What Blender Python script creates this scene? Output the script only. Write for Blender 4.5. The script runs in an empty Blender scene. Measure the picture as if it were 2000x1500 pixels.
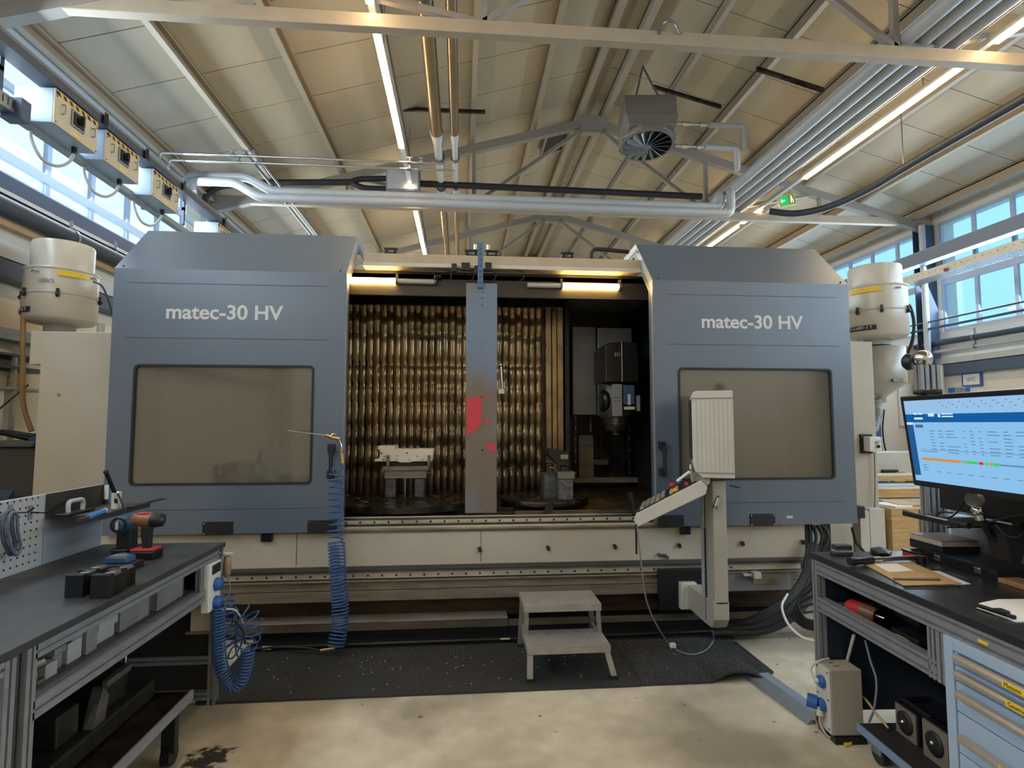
import bpy, math, random
from mathutils import Vector, Matrix
from mathutils.geometry import tessellate_polygon
random.seed(7)
R = math.radians
SC = bpy.context.scene
COL = SC.collection

# ---------------------------------------------------------------- camera, world, exposure
F = 1112.0; YAW = R(5.04); PIT = R(3.95); CH = 1.6
cam_d = bpy.data.cameras.new('camera'); cam = bpy.data.objects.new('camera', cam_d); COL.objects.link(cam)
cam_d.sensor_width = 36.0; cam_d.lens = F/2000*36; cam_d.clip_start = .05; cam_d.clip_end = 200
cam.location = (0, 0, CH); cam.rotation_euler = (R(90)+PIT, 0, -YAW)
SC.camera = cam
vs = SC.view_settings
vs.view_transform = 'Standard'; vs.look = 'None'; vs.exposure = 0.78; vs.gamma = 1.0; vs.use_curve_mapping = False
try:
    SC.cycles.max_bounces = 7; SC.cycles.diffuse_bounces = 4; SC.cycles.transparent_max_bounces = 12
    SC.cycles.use_denoising = True; SC.cycles.sample_clamp_indirect = 4.0; SC.cycles.caustics_reflective = False; SC.cycles.caustics_refractive = False
except Exception: pass

def lin(c):
    c = c/255.0
    return c/12.92 if c <= .04045 else ((c+.055)/1.055)**2.4
def rgb(c): return (lin(c[0]), lin(c[1]), lin(c[2]), 1.0)

world = bpy.data.worlds.new('daylight'); SC.world = world; world.use_nodes = True
wn = world.node_tree; wn.nodes.clear()
wo = wn.nodes.new('ShaderNodeOutputWorld'); wb = wn.nodes.new('ShaderNodeBackground')
wc = wn.nodes.new('ShaderNodeTexCoord'); ws = wn.nodes.new('ShaderNodeSeparateXYZ')
wm = wn.nodes.new('ShaderNodeMapRange'); wr = wn.nodes.new('ShaderNodeValToRGB')
wn.links.new(wc.outputs['Generated'], ws.inputs[0]); wn.links.new(ws.outputs['X'], wm.inputs['Value'])
wm.inputs['From Min'].default_value = -1; wm.inputs['From Max'].default_value = 1
wr.color_ramp.elements[0].color = (.86, .95, 1.0, 1); wr.color_ramp.elements[0].position = .1
wr.color_ramp.elements[1].color = (.36, .68, 1.0, 1); wr.color_ramp.elements[1].position = .8
wn.links.new(wm.outputs[0], wr.inputs[0]); wn.links.new(wr.outputs[0], wb.inputs[0]); wn.links.new(wb.outputs[0], wo.inputs[0])
wb.inputs[1].default_value = 1.0

def area(name, loc, rot, sx, sy, power, col):
    l = bpy.data.lights.new(name, 'AREA'); l.shape = 'RECTANGLE'; l.size = sx; l.size_y = sy; l.energy = power; l.color = col
    o = bpy.data.objects.new(name, l); o.location = loc; o.rotation_euler = rot; COL.objects.link(o); return o
# daylight entering through the window bands of both long walls
area('window_daylight', (-3.9, 6.5, 4.45), (0, R(-66), 0), 1.2, 20, 470, (.72, .87, 1.0))
area('window_daylight', (8.15, 6.5, 4.2), (0, R(68), 0), 1.7, 20, 620, (.62, .82, 1.0))

# ---------------------------------------------------------------- measuring: a pixel of the photograph onto a real plane
_cy, _sy, _cp, _sp = math.cos(YAW), math.sin(YAW), math.cos(PIT), math.sin(PIT)
FW = Vector((_sy*_cp, _cy*_cp, _sp)); RT = Vector((_cy, -_sy, 0)); UP = Vector((-_sy*_sp, -_cy*_sp, _cp))
CUR = Matrix.Identity(4)
def W(px, py, X=None, Y=None, Z=None):
    d = FW + RT*((px-1000)/F) + UP*((750-py)/F); o = Vector((0, 0, CH))
    inv = CUR.inverted(); o = inv @ o; d = inv.to_3x3() @ d
    i, val = (0, X) if X is not None else (1, Y) if Y is not None else (2, Z)
    return o + d*((val-o[i])/d[i])

# ---------------------------------------------------------------- materials
def mat(name, c, rough=.5, metal=0.0, c2=None, ns=6.0, nd=.35, bump=0.0, bs=60.0, emit=0.0, spec=.5, stretch=None, rv=0.0, sharp=None):
    m = bpy.data.materials.new(name); m.use_nodes = True; t = m.node_tree; b = t.nodes['Principled BSDF']
    b.inputs['Base Color'].default_value = rgb(c); b.inputs['Roughness'].default_value = rough; b.inputs['Metallic'].default_value = metal
    b.inputs['Specular IOR Level'].default_value = spec
    if emit:
        b.inputs['Emission Color'].default_value = rgb(c); b.inputs['Emission Strength'].default_value = emit
    if c2 or bump or rv:
        g = t.nodes.new('ShaderNodeNewGeometry'); mp = t.nodes.new('ShaderNodeMapping'); t.links.new(g.outputs['Position'], mp.inputs[0])
        if stretch: mp.inputs['Scale'].default_value = stretch
        n = t.nodes.new('ShaderNodeTexNoise'); n.inputs['Scale'].default_value = ns; n.inputs['Detail'].default_value = 6
        t.links.new(mp.outputs[0], n.inputs['Vector'])
        if c2:
            r = t.nodes.new('ShaderNodeValToRGB'); r.color_ramp.elements[0].color = rgb(c2); r.color_ramp.elements[1].color = rgb(c)
            r.color_ramp.elements[0].position = (sharp[0] if sharp else .5-nd*.5); r.color_ramp.elements[1].position = (sharp[1] if sharp else .5+nd*.5)
            t.links.new(n.outputs[0], r.inputs[0]); t.links.new(r.outputs[0], b.inputs['Base Color'])
        if rv:
            mr = t.nodes.new('ShaderNodeMapRange'); mr.inputs['To Min'].default_value = max(.02, rough-rv); mr.inputs['To Max'].default_value = min(1, rough+rv)
            t.links.new(n.outputs[0], mr.inputs[0]); t.links.new(mr.outputs[0], b.inputs['Roughness'])
        if bump:
            n2 = t.nodes.new('ShaderNodeTexNoise'); n2.inputs['Scale'].default_value = bs; n2.inputs['Detail'].default_value = 3
            t.links.new(mp.outputs[0], n2.inputs['Vector'])
            bp = t.nodes.new('ShaderNodeBump'); bp.inputs['Strength'].default_value = bump; bp.inputs['Distance'].default_value = .01
            t.links.new(n2.outputs[0], bp.inputs['Height']); t.links.new(bp.outputs[0], b.inputs['Normal'])
    return m
def emis(name, c, s):
    m = bpy.data.materials.new(name); m.use_nodes = True; t = m.node_tree; t.nodes.clear()
    o = t.nodes.new('ShaderNodeOutputMaterial'); e = t.nodes.new('ShaderNodeEmission'); e.inputs[0].default_value = rgb(c); e.inputs[1].default_value = s
    t.links.new(e.outputs[0], o.inputs[0]); return m
def glass(name, tint, gl=.12, dirt=0.0, dirtc=(150, 140, 125), rough=.03):
    m = bpy.data.materials.new(name); m.use_nodes = True; t = m.node_tree; t.nodes.clear()
    o = t.nodes.new('ShaderNodeOutputMaterial'); tr = t.nodes.new('ShaderNodeBsdfTransparent'); tr.inputs[0].default_value = rgb(tint)
    g = t.nodes.new('ShaderNodeBsdfGlossy'); g.inputs['Roughness'].default_value = rough; g.inputs[0].default_value = (.9, .9, .9, 1)
    f = t.nodes.new('ShaderNodeFresnel'); f.inputs[0].default_value = 1.5
    ad = t.nodes.new('ShaderNodeMath'); ad.operation = 'MULTIPLY_ADD'; ad.inputs[2].default_value = gl; t.links.new(f.outputs[0], ad.inputs[0])
    gb = t.nodes.new('ShaderNodeNewGeometry'); iv = t.nodes.new('ShaderNodeMath'); iv.operation = 'SUBTRACT'; iv.inputs[0].default_value = 1; t.links.new(gb.outputs['Backfacing'], iv.inputs[1]); t.links.new(iv.outputs[0], ad.inputs[1])
    mx = t.nodes.new('ShaderNodeMixShader'); t.links.new(ad.outputs[0], mx.inputs[0]); t.links.new(tr.outputs[0], mx.inputs[1]); t.links.new(g.outputs[0], mx.inputs[2])
    last = mx
    if dirt:
        d = t.nodes.new('ShaderNodeBsdfDiffuse'); d.inputs[0].default_value = rgb(dirtc)
        ge = t.nodes.new('ShaderNodeNewGeometry'); n = t.nodes.new('ShaderNodeTexNoise'); n.inputs['Scale'].default_value = 2.5; n.inputs['Detail'].default_value = 5
        t.links.new(ge.outputs['Position'], n.inputs[0]); k = t.nodes.new('ShaderNodeMath'); k.operation = 'MULTIPLY_ADD'; k.inputs[1].default_value = dirt*.6; k.inputs[2].default_value = dirt*.75
        t.links.new(n.outputs[0], k.inputs[0]); m2 = t.nodes.new('ShaderNodeMixShader')
        t.links.new(k.outputs[0], m2.inputs[0]); t.links.new(mx.outputs[0], m2.inputs[1]); t.links.new(d.outputs[0], m2.inputs[2]); last = m2
    t.links.new(last.outputs[0], o.inputs[0]); return m

BLUE = mat('blue_grey_paint', (89, 102, 118), .38, 0, (82, 95, 111), 3, .5, .05, 250)
BLUE.node_tree.nodes['Principled BSDF'].inputs['Coat Weight'].default_value = 1.0; BLUE.node_tree.nodes['Principled BSDF'].inputs['Coat Roughness'].default_value = .32
BEIGE = mat('machine_beige_paint', (196, 188, 174), .5, 0, (176, 167, 150), 2.2, .6)
BEIGE2 = mat('dirty_beige_paint', (150, 140, 122), .45, 0, (104, 92, 76), 4, .5, stretch=(1, 1, 5))
RAILM = mat('pale_rail_steel', (196, 188, 172), .35, .3, (168, 158, 140), 9, .5, stretch=(.6, 1, 1))
GREYSTEEL = mat('worn_steel', (150, 146, 140), .32, .85, (96, 88, 78), 8, .5, stretch=(.4, 2, 6), rv=.12)
DKSTEEL = mat('dark_oily_steel', (74, 68, 62), .28, .8, (34, 30, 27), 9, .5, rv=.15)
BLACK = mat('black_plastic', (26, 27, 30), .45)
BLACKM = mat('black_metal', (30, 31, 34), .35, .3)
RUST = mat('rusty_recess', (86, 60, 40), .6, .2, (36, 28, 24), 5, .4, stretch=(.6, 1, 4))
CHROME = mat('bright_metal', (205, 205, 205), .18, 1)
ALU = mat('aluminium_profile', (150, 152, 156), .42, .35, (132, 134, 138), 20, .6)
ALUD = mat('aluminium_plate', (150, 150, 150), .45, .6, (110, 110, 112), 14, .5, .15, 120)
WHITE = mat('white_paint', (222, 222, 218), .45)
OFFW = mat('off_white_plastic', (206, 202, 192), .45, 0, (190, 185, 174), 5, .6)
GALV = mat('galvanised_steel', (150, 156, 162), .35, .7, (118, 124, 130), 30, .5)
CONC_BEAM = mat('beam_paint', (176, 160, 138), .5, 0, (160, 144, 124), 4, .6)
TRUSSM = mat('truss_paint', (150, 142, 132), .5, .1)
DKBLUE = mat('dark_blue_steel', (62, 76, 98), .45)
JACKET = mat('grey_pipe_jacket', (178, 180, 182), .42, .05, (166, 167, 168), 3, .6)
BRASSY = mat('bronze_duct_metal', (150, 128, 98), .28, .8, (128, 108, 82), 6, .5)
RUBBER = mat('black_rubber', (28, 29, 31), .6)
HOSEB = mat('blue_hose', (58, 92, 148), .35)
WALLP = mat('cream_wall_plaster', (226, 212, 190), .8, 0, (214, 198, 174), 1.2, .7)
WALLR = mat('light_wall_plaster', (224, 216, 204), .8, 0, (212, 204, 190), 1.2, .7)
WOOD = mat('pale_wood', (206, 170, 116), .6, 0, (176, 138, 88), 6, .5, stretch=(1, 1, 9))
CARD = mat('cardboard', (200, 168, 122), .8, 0, (186, 150, 104), 8, .6)
PAPER = mat('white_paper', (232, 230, 228), .8)
YELLOW = mat('yellow_sticker', (236, 196, 40), .5)
RED = mat('red_plastic', (196, 48, 52), .4)
REDW = mat('worn_red_paint', (200, 60, 70), .5)
BLUEP = mat('blue_plastic', (44, 92, 160), .4)
TEALP = mat('teal_blue_tool_plastic', (48, 84, 118), .4)
BROWNP = mat('bronze_tool_plastic', (140, 92, 60), .4)
LCAB = mat('light_blue_cabinet_paint', (166, 186, 208), .4, 0, (154, 174, 198), 3, .6)
GREY = mat('mid_grey_paint', (128, 130, 132), .5)
LGREY = mat('light_grey_paint', (176, 178, 178), .5)
LETTER = mat('pale_lettering', (206, 206, 204), .5)
TOPB = mat('dark_worktop', (44, 46, 50), .42, 0, (62, 63, 64), 7, .4, .1, 200, rv=.12)
WINFR = mat('white_window_frame', (176, 186, 202), .5)
GLASSW = glass('window_glass', (235, 245, 250), .02)
GLASSD = glass('door_window_glass', (196, 190, 178), .08, .21, (176, 168, 152), .07)
PANELI = mat('inner_steel_sheet', (176, 166, 150), .42, .35, (148, 138, 122), 2.0, .6)
LAMP = emis('warm_lamp', (255, 224, 176), 22.0)
LAMPM = emis('machine_lamp', (255, 214, 130), 26.0)
OFFL = mat('unlit_lamp_tube', (190, 184, 172), .25)

def floor_mat():
    m = mat('painted_concrete', (218, 209, 188), .5, 0, (188, 177, 156), 7.0, .5, .2, 70, rv=.1)
    t = m.node_tree; b = t.nodes['Principled BSDF']; src = b.inputs['Base Color'].links[0].from_socket
    g = t.nodes.new('ShaderNodeNewGeometry')
    n = t.nodes.new('ShaderNodeTexNoise'); n.inputs['Scale'].default_value = 1.1; n.inputs['Detail'].default_value = 8; t.links.new(g.outputs['Position'], n.inputs[0])
    r = t.nodes.new('ShaderNodeValToRGB'); r.color_ramp.elements[0].position = .47; r.color_ramp.elements[1].position = .62
    r.color_ramp.elements[0].color = (0, 0, 0, 1); r.color_ramp.elements[1].color = (1, 1, 1, 1); t.links.new(n.outputs[0], r.inputs[0])
    mx = t.nodes.new('ShaderNodeMix'); mx.data_type = 'RGBA'; mx.blend_type = 'MIX'
    t.links.new(r.outputs[0], mx.inputs[0]); t.links.new(src, mx.inputs[6]); mx.inputs[7].default_value = rgb((154, 144, 126))
    n3 = t.nodes.new('ShaderNodeTexNoise'); n3.inputs['Scale'].default_value = 17; n3.inputs['Detail'].default_value = 4; t.links.new(g.outputs['Position'], n3.inputs[0])
    r3 = t.nodes.new('ShaderNodeValToRGB'); r3.color_ramp.elements[0].position = .27; r3.color_ramp.elements[1].position = .30
    r3.color_ramp.elements[0].color = (1, 1, 1, 1); r3.color_ramp.elements[1].color = (0, 0, 0, 1); t.links.new(n3.outputs[0], r3.inputs[0])
    m3 = t.nodes.new('ShaderNodeMix'); m3.data_type = 'RGBA'; t.links.new(r3.outputs[0], m3.inputs[0]); t.links.new(mx.outputs[2], m3.inputs[6]); m3.inputs[7].default_value = rgb((96, 86, 74))
    # oil spot in front of the bench
    vd = t.nodes.new('ShaderNodeVectorMath'); vd.operation = 'DISTANCE'; vd.inputs[1].default_value = tuple(W(405, 1482, Z=0))
    nn = t.nodes.new('ShaderNodeTexNoise'); nn.inputs['Scale'].default_value = 18; t.links.new(g.outputs['Position'], nn.inputs[0])
    t.links.new(g.outputs['Position'], vd.inputs[0])
    ad = t.nodes.new('ShaderNodeMath'); ad.operation = 'MULTIPLY_ADD'; ad.inputs[1].default_value = .28; t.links.new(nn.outputs[0], ad.inputs[0]); t.links.new(vd.outputs['Value'], ad.inputs[2])
    r4 = t.nodes.new('ShaderNodeValToRGB'); r4.color_ramp.elements[0].position = .21; r4.color_ramp.elements[1].position = .25
    r4.color_ramp.elements[0].color = (1, 1, 1, 1); r4.color_ramp.elements[1].color = (0, 0, 0, 1); t.links.new(ad.outputs[0], r4.inputs[0])
    m4 = t.nodes.new('ShaderNodeMix'); m4.data_type = 'RGBA'; t.links.new(r4.outputs[0], m4.inputs[0]); t.links.new(m3.outputs[2], m4.inputs[6]); m4.inputs[7].default_value = rgb((52, 48, 44))
    t.links.new(m4.outputs[2], b.inputs['Base Color']); return m
FLOORM = floor_mat()

def bellows_mat():
    # bronze-toned sheet, blackened by coolant and chips further down
    m = mat('stained_bellows_sheet', (190, 160, 118), .3, .7, (120, 98, 70), 7, .5, .2, 40, stretch=(1.2, 1, .5), rv=.12)
    t = m.node_tree; b = t.nodes['Principled BSDF']; src = b.inputs['Base Color'].links[0].from_socket
    g = t.nodes.new('ShaderNodeNewGeometry'); s = t.nodes.new('ShaderNodeSeparateXYZ'); t.links.new(g.outputs['Position'], s.inputs[0])
    n = t.nodes.new('ShaderNodeTexNoise'); n.inputs['Scale'].default_value = 5; n.inputs['Detail'].default_value = 7; t.links.new(g.outputs['Position'], n.inputs[0])
    a = t.nodes.new('ShaderNodeMath'); a.operation = 'MULTIPLY_ADD'; a.inputs[1].default_value = 1.6; t.links.new(n.outputs[0], a.inputs[0]); t.links.new(s.outputs['Z'], a.inputs[2])
    mr = t.nodes.new('ShaderNodeMapRange'); mr.inputs['From Min'].default_value = 1.6; mr.inputs['From Max'].default_value = 2.8
    mr.inputs['To Min'].default_value = .92; mr.inputs['To Max'].default_value = .0; t.links.new(a.outputs[0], mr.inputs[0])
    mx = t.nodes.new('ShaderNodeMix'); mx.data_type = 'RGBA'; t.links.new(mr.outputs[0], mx.inputs[0]); t.links.new(src, mx.inputs[6]); mx.inputs[7].default_value = rgb((34, 27, 22))
    t.links.new(mx.outputs[2], b.inputs['Base Color']); return m
BELLOWM = bellows_mat()

# ---------------------------------------------------------------- mesh builder
def Vv(p): return Vector(p)
class M:
    def __init__(s): s.v = []; s.f = []; s.mi = []; s.sm = []
    def add(s, vs, fs, smooth=False, mi=0):
        o = len(s.v); s.v += [CUR @ Vector(p) for p in vs]
        for f in fs: s.f.append([i+o for i in f]); s.mi.append(mi); s.sm.append(smooth)
        return s
    def box(s, a, b, mi=0, rot=None, at=None):
        x0, y0, z0 = [min(a[i], b[i]) for i in range(3)]; x1, y1, z1 = [max(a[i], b[i]) for i in range(3)]
        vs = [(x0,y0,z0),(x1,y0,z0),(x1,y1,z0),(x0,y1,z0),(x0,y0,z1),(x1,y0,z1),(x1,y1,z1),(x0,y1,z1)]
        if rot is not None:
            c = Vector(at) if at is not None else Vector(((x0+x1)/2,(y0+y1)/2,(z0+z1)/2))
            vs = [c + rot @ (Vector(p)-c) for p in vs]
        return s.add(vs, [(0,3,2,1),(4,5,6,7),(0,1,5,4),(1,2,6,5),(2,3,7,6),(3,0,4,7)], mi=mi)
    def prism(s, poly, ax, lo, hi, mi=0, smooth=False):
        def p3(p, h): return (h, p[0], p[1]) if ax == 'x' else (p[0], h, p[1]) if ax == 'y' else (p[0], p[1], h)
        n = len(poly); ar = sum(poly[i][0]*poly[(i+1)%n][1]-poly[(i+1)%n][0]*poly[i][1] for i in range(n))
        if (ar < 0) != (ax == 'y'): poly = list(reversed(poly))
        vs = [p3(p, lo) for p in poly]+[p3(p, hi) for p in poly]
        s.add(vs, [tuple(range(n))[::-1], tuple(range(n, 2*n))], mi=mi)
        o = len(s.v)-2*n
        for i in range(n): s.f.append([o+i, o+(i+1)%n, o+n+(i+1)%n, o+n+i]); s.mi.append(mi); s.sm.append(smooth)
        return s
    def ring(s, c, u, v, r, n):
        return [c + u*(r*math.cos(2*math.pi*i/n)) + v*(r*math.sin(2*math.pi*i/n)) for i in range(n)]
    def lathe(s, prof, o, ax=(0,0,1), n=24, mi=0, smooth=True):
        ax = Vector(ax).normalized(); u = ax.orthogonal().normalized(); v = ax.cross(u); o = Vector(o); vs = []; fs = []
        for r, h in prof: vs += s.ring(o+ax*h, u, v, max(r, 1e-5), n)
        for k in range(len(prof)-1):
            for i in range(n): fs.append((k*n+i, k*n+(i+1)%n, (k+1)*n+(i+1)%n, (k+1)*n+i))
        s.add(vs, fs, smooth, mi)
        s.add(vs[:n], [tuple(range(n))[::-1]], False, mi); s.add(vs[-n:], [tuple(range(n))], False, mi)
        return s
    def cyl(s, a, b, r, n=16, mi=0, r2=None, smooth=True):
        a = Vector(a); b = Vector(b); L = (b-a).length
        return s.lathe([(r, 0), (r if r2 is None else r2, L)], a, b-a, n, mi, smooth)
    def ball(s, c, r, n=12, mi=0, sc=(1,1,1)):
        vs = []; fs = []; k = n//2
        for j in range(k+1):
            th = math.pi*j/k
            for i in range(n):
                ph = 2*math.pi*i/n; vs.append((c[0]+sc[0]*r*math.sin(th)*math.cos(ph), c[1]+sc[1]*r*math.sin(th)*math.sin(ph), c[2]-sc[2]*r*math.cos(th)))
        for j in range(k):
            for i in range(n): fs.append((j*n+i, j*n+(i+1)%n, (j+1)*n+(i+1)%n, (j+1)*n+i))
        return s.add(vs, fs, True, mi)
    def tube(s, pts, r, n=8, mi=0, cap=True):
        pts = [Vector(p) for p in pts]; N = len(pts); t0 = (pts[1]-pts[0]).normalized(); u = t0.orthogonal().normalized(); vs = []; fs = []
        for i, p in enumerate(pts):
            t = (pts[min(i+1, N-1)]-pts[max(i-1, 0)]).normalized()
            u = (u - t*u.dot(t)).normalized(); v = t.cross(u); vs += s.ring(p, u, v, r, n)
        for k in range(N-1):
            for i in range(n): fs.append((k*n+i, k*n+(i+1)%n, (k+1)*n+(i+1)%n, (k+1)*n+i))
        s.add(vs, fs, True, mi)
        if cap: s.add(vs[:n], [tuple(range(n))[::-1]], False, mi); s.add(vs[-n:], [tuple(range(n))], False, mi)
        return s
    def sheet(s, outer, holes, ax, lo, hi, mi=0):
        # flat plate with holes: outline and holes given in the plane, thickness lo..hi along ax
        def p3(p, h): return (h, p[0], p[1]) if ax == 'x' else (p[0], h, p[1]) if ax == 'y' else (p[0], p[1], h)
        loops = [outer]+holes; tri = tessellate_polygon([[Vector((p[0], p[1], 0)) for p in l] for l in loops]); fl = [p for l in loops for p in l]
        s.add([p3(p, lo) for p in fl], tri, mi=mi); s.add([p3(p, hi) for p in fl], [t[::-1] for t in tri], mi=mi)
        for l in loops:
            n = len(l); s.add([p3(p, lo) for p in l]+[p3(p, hi) for p in l], [(i, (i+1)%n, n+(i+1)%n, n+i) for i in range(n)], mi=mi)
        return s
    def obj(s, name, m, parent=None, bevel=0.0, kind=None, label=None, seg=2, fix=False):
        me = bpy.data.meshes.new(name); inv = Matrix.Identity(4)
        if parent is not None: inv = WM[parent.name].inverted()
        me.from_pydata([tuple(inv @ p) for p in s.v], [], s.f)
        for mm in (m if isinstance(m, (list, tuple)) else [m]): me.materials.append(mm)
        me.polygons.foreach_set('material_index', s.mi); me.polygons.foreach_set('use_smooth', s.sm)
        me.update()
        if fix:
            import bmesh
            bm = bmesh.new(); bm.from_mesh(me); bmesh.ops.recalc_face_normals(bm, faces=bm.faces[:]); bm.to_mesh(me); bm.free()
        o = bpy.data.objects.new(name, me); COL.objects.link(o)
        if parent is not None: o.parent = parent; WM[o.name] = WM[parent.name]
        else: WM[o.name] = Matrix.Identity(4)
        if bevel:
            bv = o.modifiers.new('edge', 'BEVEL'); bv.width = bevel; bv.segments = seg; bv.limit_method = 'ANGLE'; bv.angle_limit = R(40)
            bv.harden_normals = False
        if kind: o['kind'] = kind
        if label: o['label'] = label
        return o
WM = {}
def thing(name, label, cat, loc=(0,0,0), group=None, kind=None):
    o = bpy.data.objects.new(name, None); COL.objects.link(o); mw = CUR @ Matrix.Translation(Vector(loc))
    o.matrix_world = mw; o.empty_display_size = .1
    WM[o.name] = mw.copy()
    if kind: o['kind'] = kind
    else: o['label'] = label; o['category'] = cat
    if group: o['group'] = group
    return o
def tag(o, label, cat, group=None):
    o['label'] = label; o['category'] = cat
    if group: o['group'] = group
    return o
def dup(root, off, rz=0.0, label=None, group=None):
    r = root.copy(); COL.objects.link(r); r.location = Vector(root.location)+Vector(off); r.rotation_euler.z += rz
    if label: r['label'] = label
    if group: r['group'] = group
    WM[r.name] = Matrix.Translation(Vector(off)) @ WM[root.name]
    for ch in list(root.children):
        c = ch.copy(); COL.objects.link(c); c.parent = r
        for g in list(ch.children):
            d = g.copy(); COL.objects.link(d); d.parent = c
    return r
def fillet(pts, rad, n=5):
    pts = [Vector(p) for p in pts]; out = [pts[0]]
    for i in range(1, len(pts)-1):
        a, b, c = pts[i-1], pts[i], pts[i+1]; r = min(rad, (a-b).length*.49, (c-b).length*.49)
        p = b+(a-b).normalized()*r; q = b+(c-b).normalized()*r
        for k in range(n+1):
            t = k/n; out.append(p*(1-t)**2 + b*2*t*(1-t) + q*t*t)
    out.append(pts[-1]); return out
def spline(pts, n=8):
    pts = [Vector(p) for p in pts]; out = []; P = [pts[0]*2-pts[1]]+pts+[pts[-1]*2-pts[-2]]
    for i in range(1, len(P)-2):
        for k in range(n):
            t = k/n; a, b, c, d = P[i-1], P[i], P[i+1], P[i+2]
            out.append(.5*((2*b)+(c-a)*t+(2*a-5*b+4*c-d)*t*t+(3*b-a-3*c+d)*t**3))
    out.append(pts[-1]); return out
def coil(path, Rr, turns, per=12):
    path = [Vector(p) for p in path]; L = [0]
    for i in range(1, len(path)): L.append(L[-1]+(path[i]-path[i-1]).length)
    out = []; N = int(turns*per); u = (path[1]-path[0]).orthogonal().normalized()
    for k in range(N+1):
        d = L[-1]*k/N; j = 0
        while j < len(L)-2 and L[j+1] < d: j += 1
        t = (d-L[j])/max(1e-6, L[j+1]-L[j]); p = path[j].lerp(path[j+1], t); tg = (path[j+1]-path[j]).normalized()
        u = (u-tg*u.dot(tg)).normalized(); v = tg.cross(u); a = 2*math.pi*k/per
        rr = Rr(k/N) if callable(Rr) else Rr
        out.append(p+u*rr*math.cos(a)+v*rr*math.sin(a))
    return out
def rrect(x0, y0, x1, y1, r, n=4):
    o = []
    for cx, cy, a0 in ((x1-r, y0+r, -90), (x1-r, y1-r, 0), (x0+r, y1-r, 90), (x0+r, y0+r, 180)):
        for k in range(n+1): a = R(a0+90*k/n); o.append((cx+r*math.cos(a), cy+r*math.sin(a)))
    return o
def text(body, size, loc, rot, m, parent, name='lettering', ext=.001, off=0.0, align='LEFT', sx=1.0):
    c = bpy.data.curves.new(name, 'FONT'); c.body = body; c.size = size; c.extrude = ext; c.offset = off; c.align_x = align
    tmp = bpy.data.objects.new('tmp_text', c); me = bpy.data.meshes.new_from_object(tmp); me.name = name; bpy.data.objects.remove(tmp)
    me.materials.clear(); me.materials.append(m); o = bpy.data.objects.new(name, me); COL.objects.link(o)
    mw = CUR @ Matrix.Translation(Vector(loc)) @ rot.to_4x4() @ Matrix.Diagonal((sx, 1, 1, 1))
    if parent is not None: o.parent = parent; o.matrix_local = WM[parent.name].inverted() @ mw
    else: o.matrix_world = mw
    return o
def eul(x, y, z): 
    from mathutils import Euler
    return Euler((R(x), R(y), R(z))).to_matrix()
FACE_NY = eul(90, 0, 0)       # lettering readable from -Y
FACE_NX = eul(90, 0, -90)     # readable from -X
FACE_PX = eul(90, 0, 90)      # readable from +X
def slotpoly(w, h, cx, cy, nw=1, nh=1, sl=.010, dp=.010):
    # cross-section of a slotted aluminium profile
    def side(L, n):
        o = []
        for k in range(n): c = L*(k+.5)/n; o += [(c-sl/2, 0), (c-sl/2, dp), (c+sl/2, dp), (c+sl/2, 0)]
        return o
    p = [(0, 0)]+side(w, nw)+[(w, 0)]+[(w-b, a) for a, b in side(h, nh)]+[(w, h)]+[(w-a, h-b) for a, b in side(w, nw)]+[(0, h)]+[(b, h-a) for a, b in side(h, nh)]
    return [(cx-w/2+a, cy-h/2+b) for a, b in p]
def prof(m, ax, lo, hi, cx, cy, w=.045, h=.045, nw=1, nh=1, mi=0):
    return m.prism(slotpoly(w, h, cx, cy, nw, nh), ax, lo, hi, mi)
# ================================================================ THE HALL
XL, XR, RX, RZ, SL = -4.05, 8.40, 2.2, 7.08, .287
Y0, Y1 = -3.75, 18.1
TY = [-3.7, .65, 5.0, 9.35, 13.7, 18.05]
def roofz(x): return RZ - SL*abs(x-RX)
M().box((XL-.3, Y0-.3, -.15), (XR+.3, Y1+.3, 0)).obj('floor', FLOORM, kind='structure')

def long_wall(name, x0, x1, xin, sill, head, wm, kindrows, num):
    w = M(); w.box((x0, Y0-.3, 0), (x1, Y1+.3, sill)); w.box((x0, Y0-.3, head), (x1, Y1+.3, roofz(xin)+.02))
    for i, y in enumerate(TY): w.box((x0, y-.16, sill), (x1, y+.16, head))
    w.obj(name, wm, kind='structure')
    for b in range(len(TY)-1):
        ya, yb = TY[b]+.16, TY[b+1]-.16
        t = thing('window_%d' % (num+b), '', '', (xin, (ya+yb)/2, sill), kind='structure')
        xa, xb = (xin-.06, xin-.01) if xin < 0 else (xin+.01, xin+.06)
        f = M(); f.box((xa, ya, sill), (xb, yb, sill+.05)).box((xa, ya, head-.05), (xb, yb, head)).box((xa, ya, sill+.05), (xb, ya+.05, head-.05)).box((xa, yb-.05, sill+.05), (xb, yb, head-.05))
        for (a, c) in kindrows: f.box((xa, ya+.05, a), (xb, yb-.05, c))
        f.obj('window_frame', WINFR, t)
        n = 6 if b >= 1 else 3; st = (yb-ya)/n; xm = (xa+xb)/2
        zs = [sill+.05]+[q for a, c in kindrows for q in (a, c)]+[head-.05]
        mul = None
        for k in range(1, n):
            mm = M()
            for r in range(0, len(zs), 2): mm.box((xa+.003, ya+k*st-.03, zs[r]), (xb-.003, ya+k*st+.03, zs[r+1]))
            mm.obj('mullion', WINFR, t)
        for k in range(n):
            for r in range(0, len(zs), 2):
                y_a = ya+(.05 if k == 0 else k*st+.03); y_b = ya+((k+1)*st-(.05 if k == n-1 else .03))
                M().box((xm-.004, y_a, zs[r]), (xm+.004, y_b, zs[r+1])).obj('pane', GLASSW, t)
long_wall('wall_left', XL-.3, XL, XL, 3.78, 5.14, WALLP, [(3.94, 4.03), (4.60, 4.66)], 1)
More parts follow.
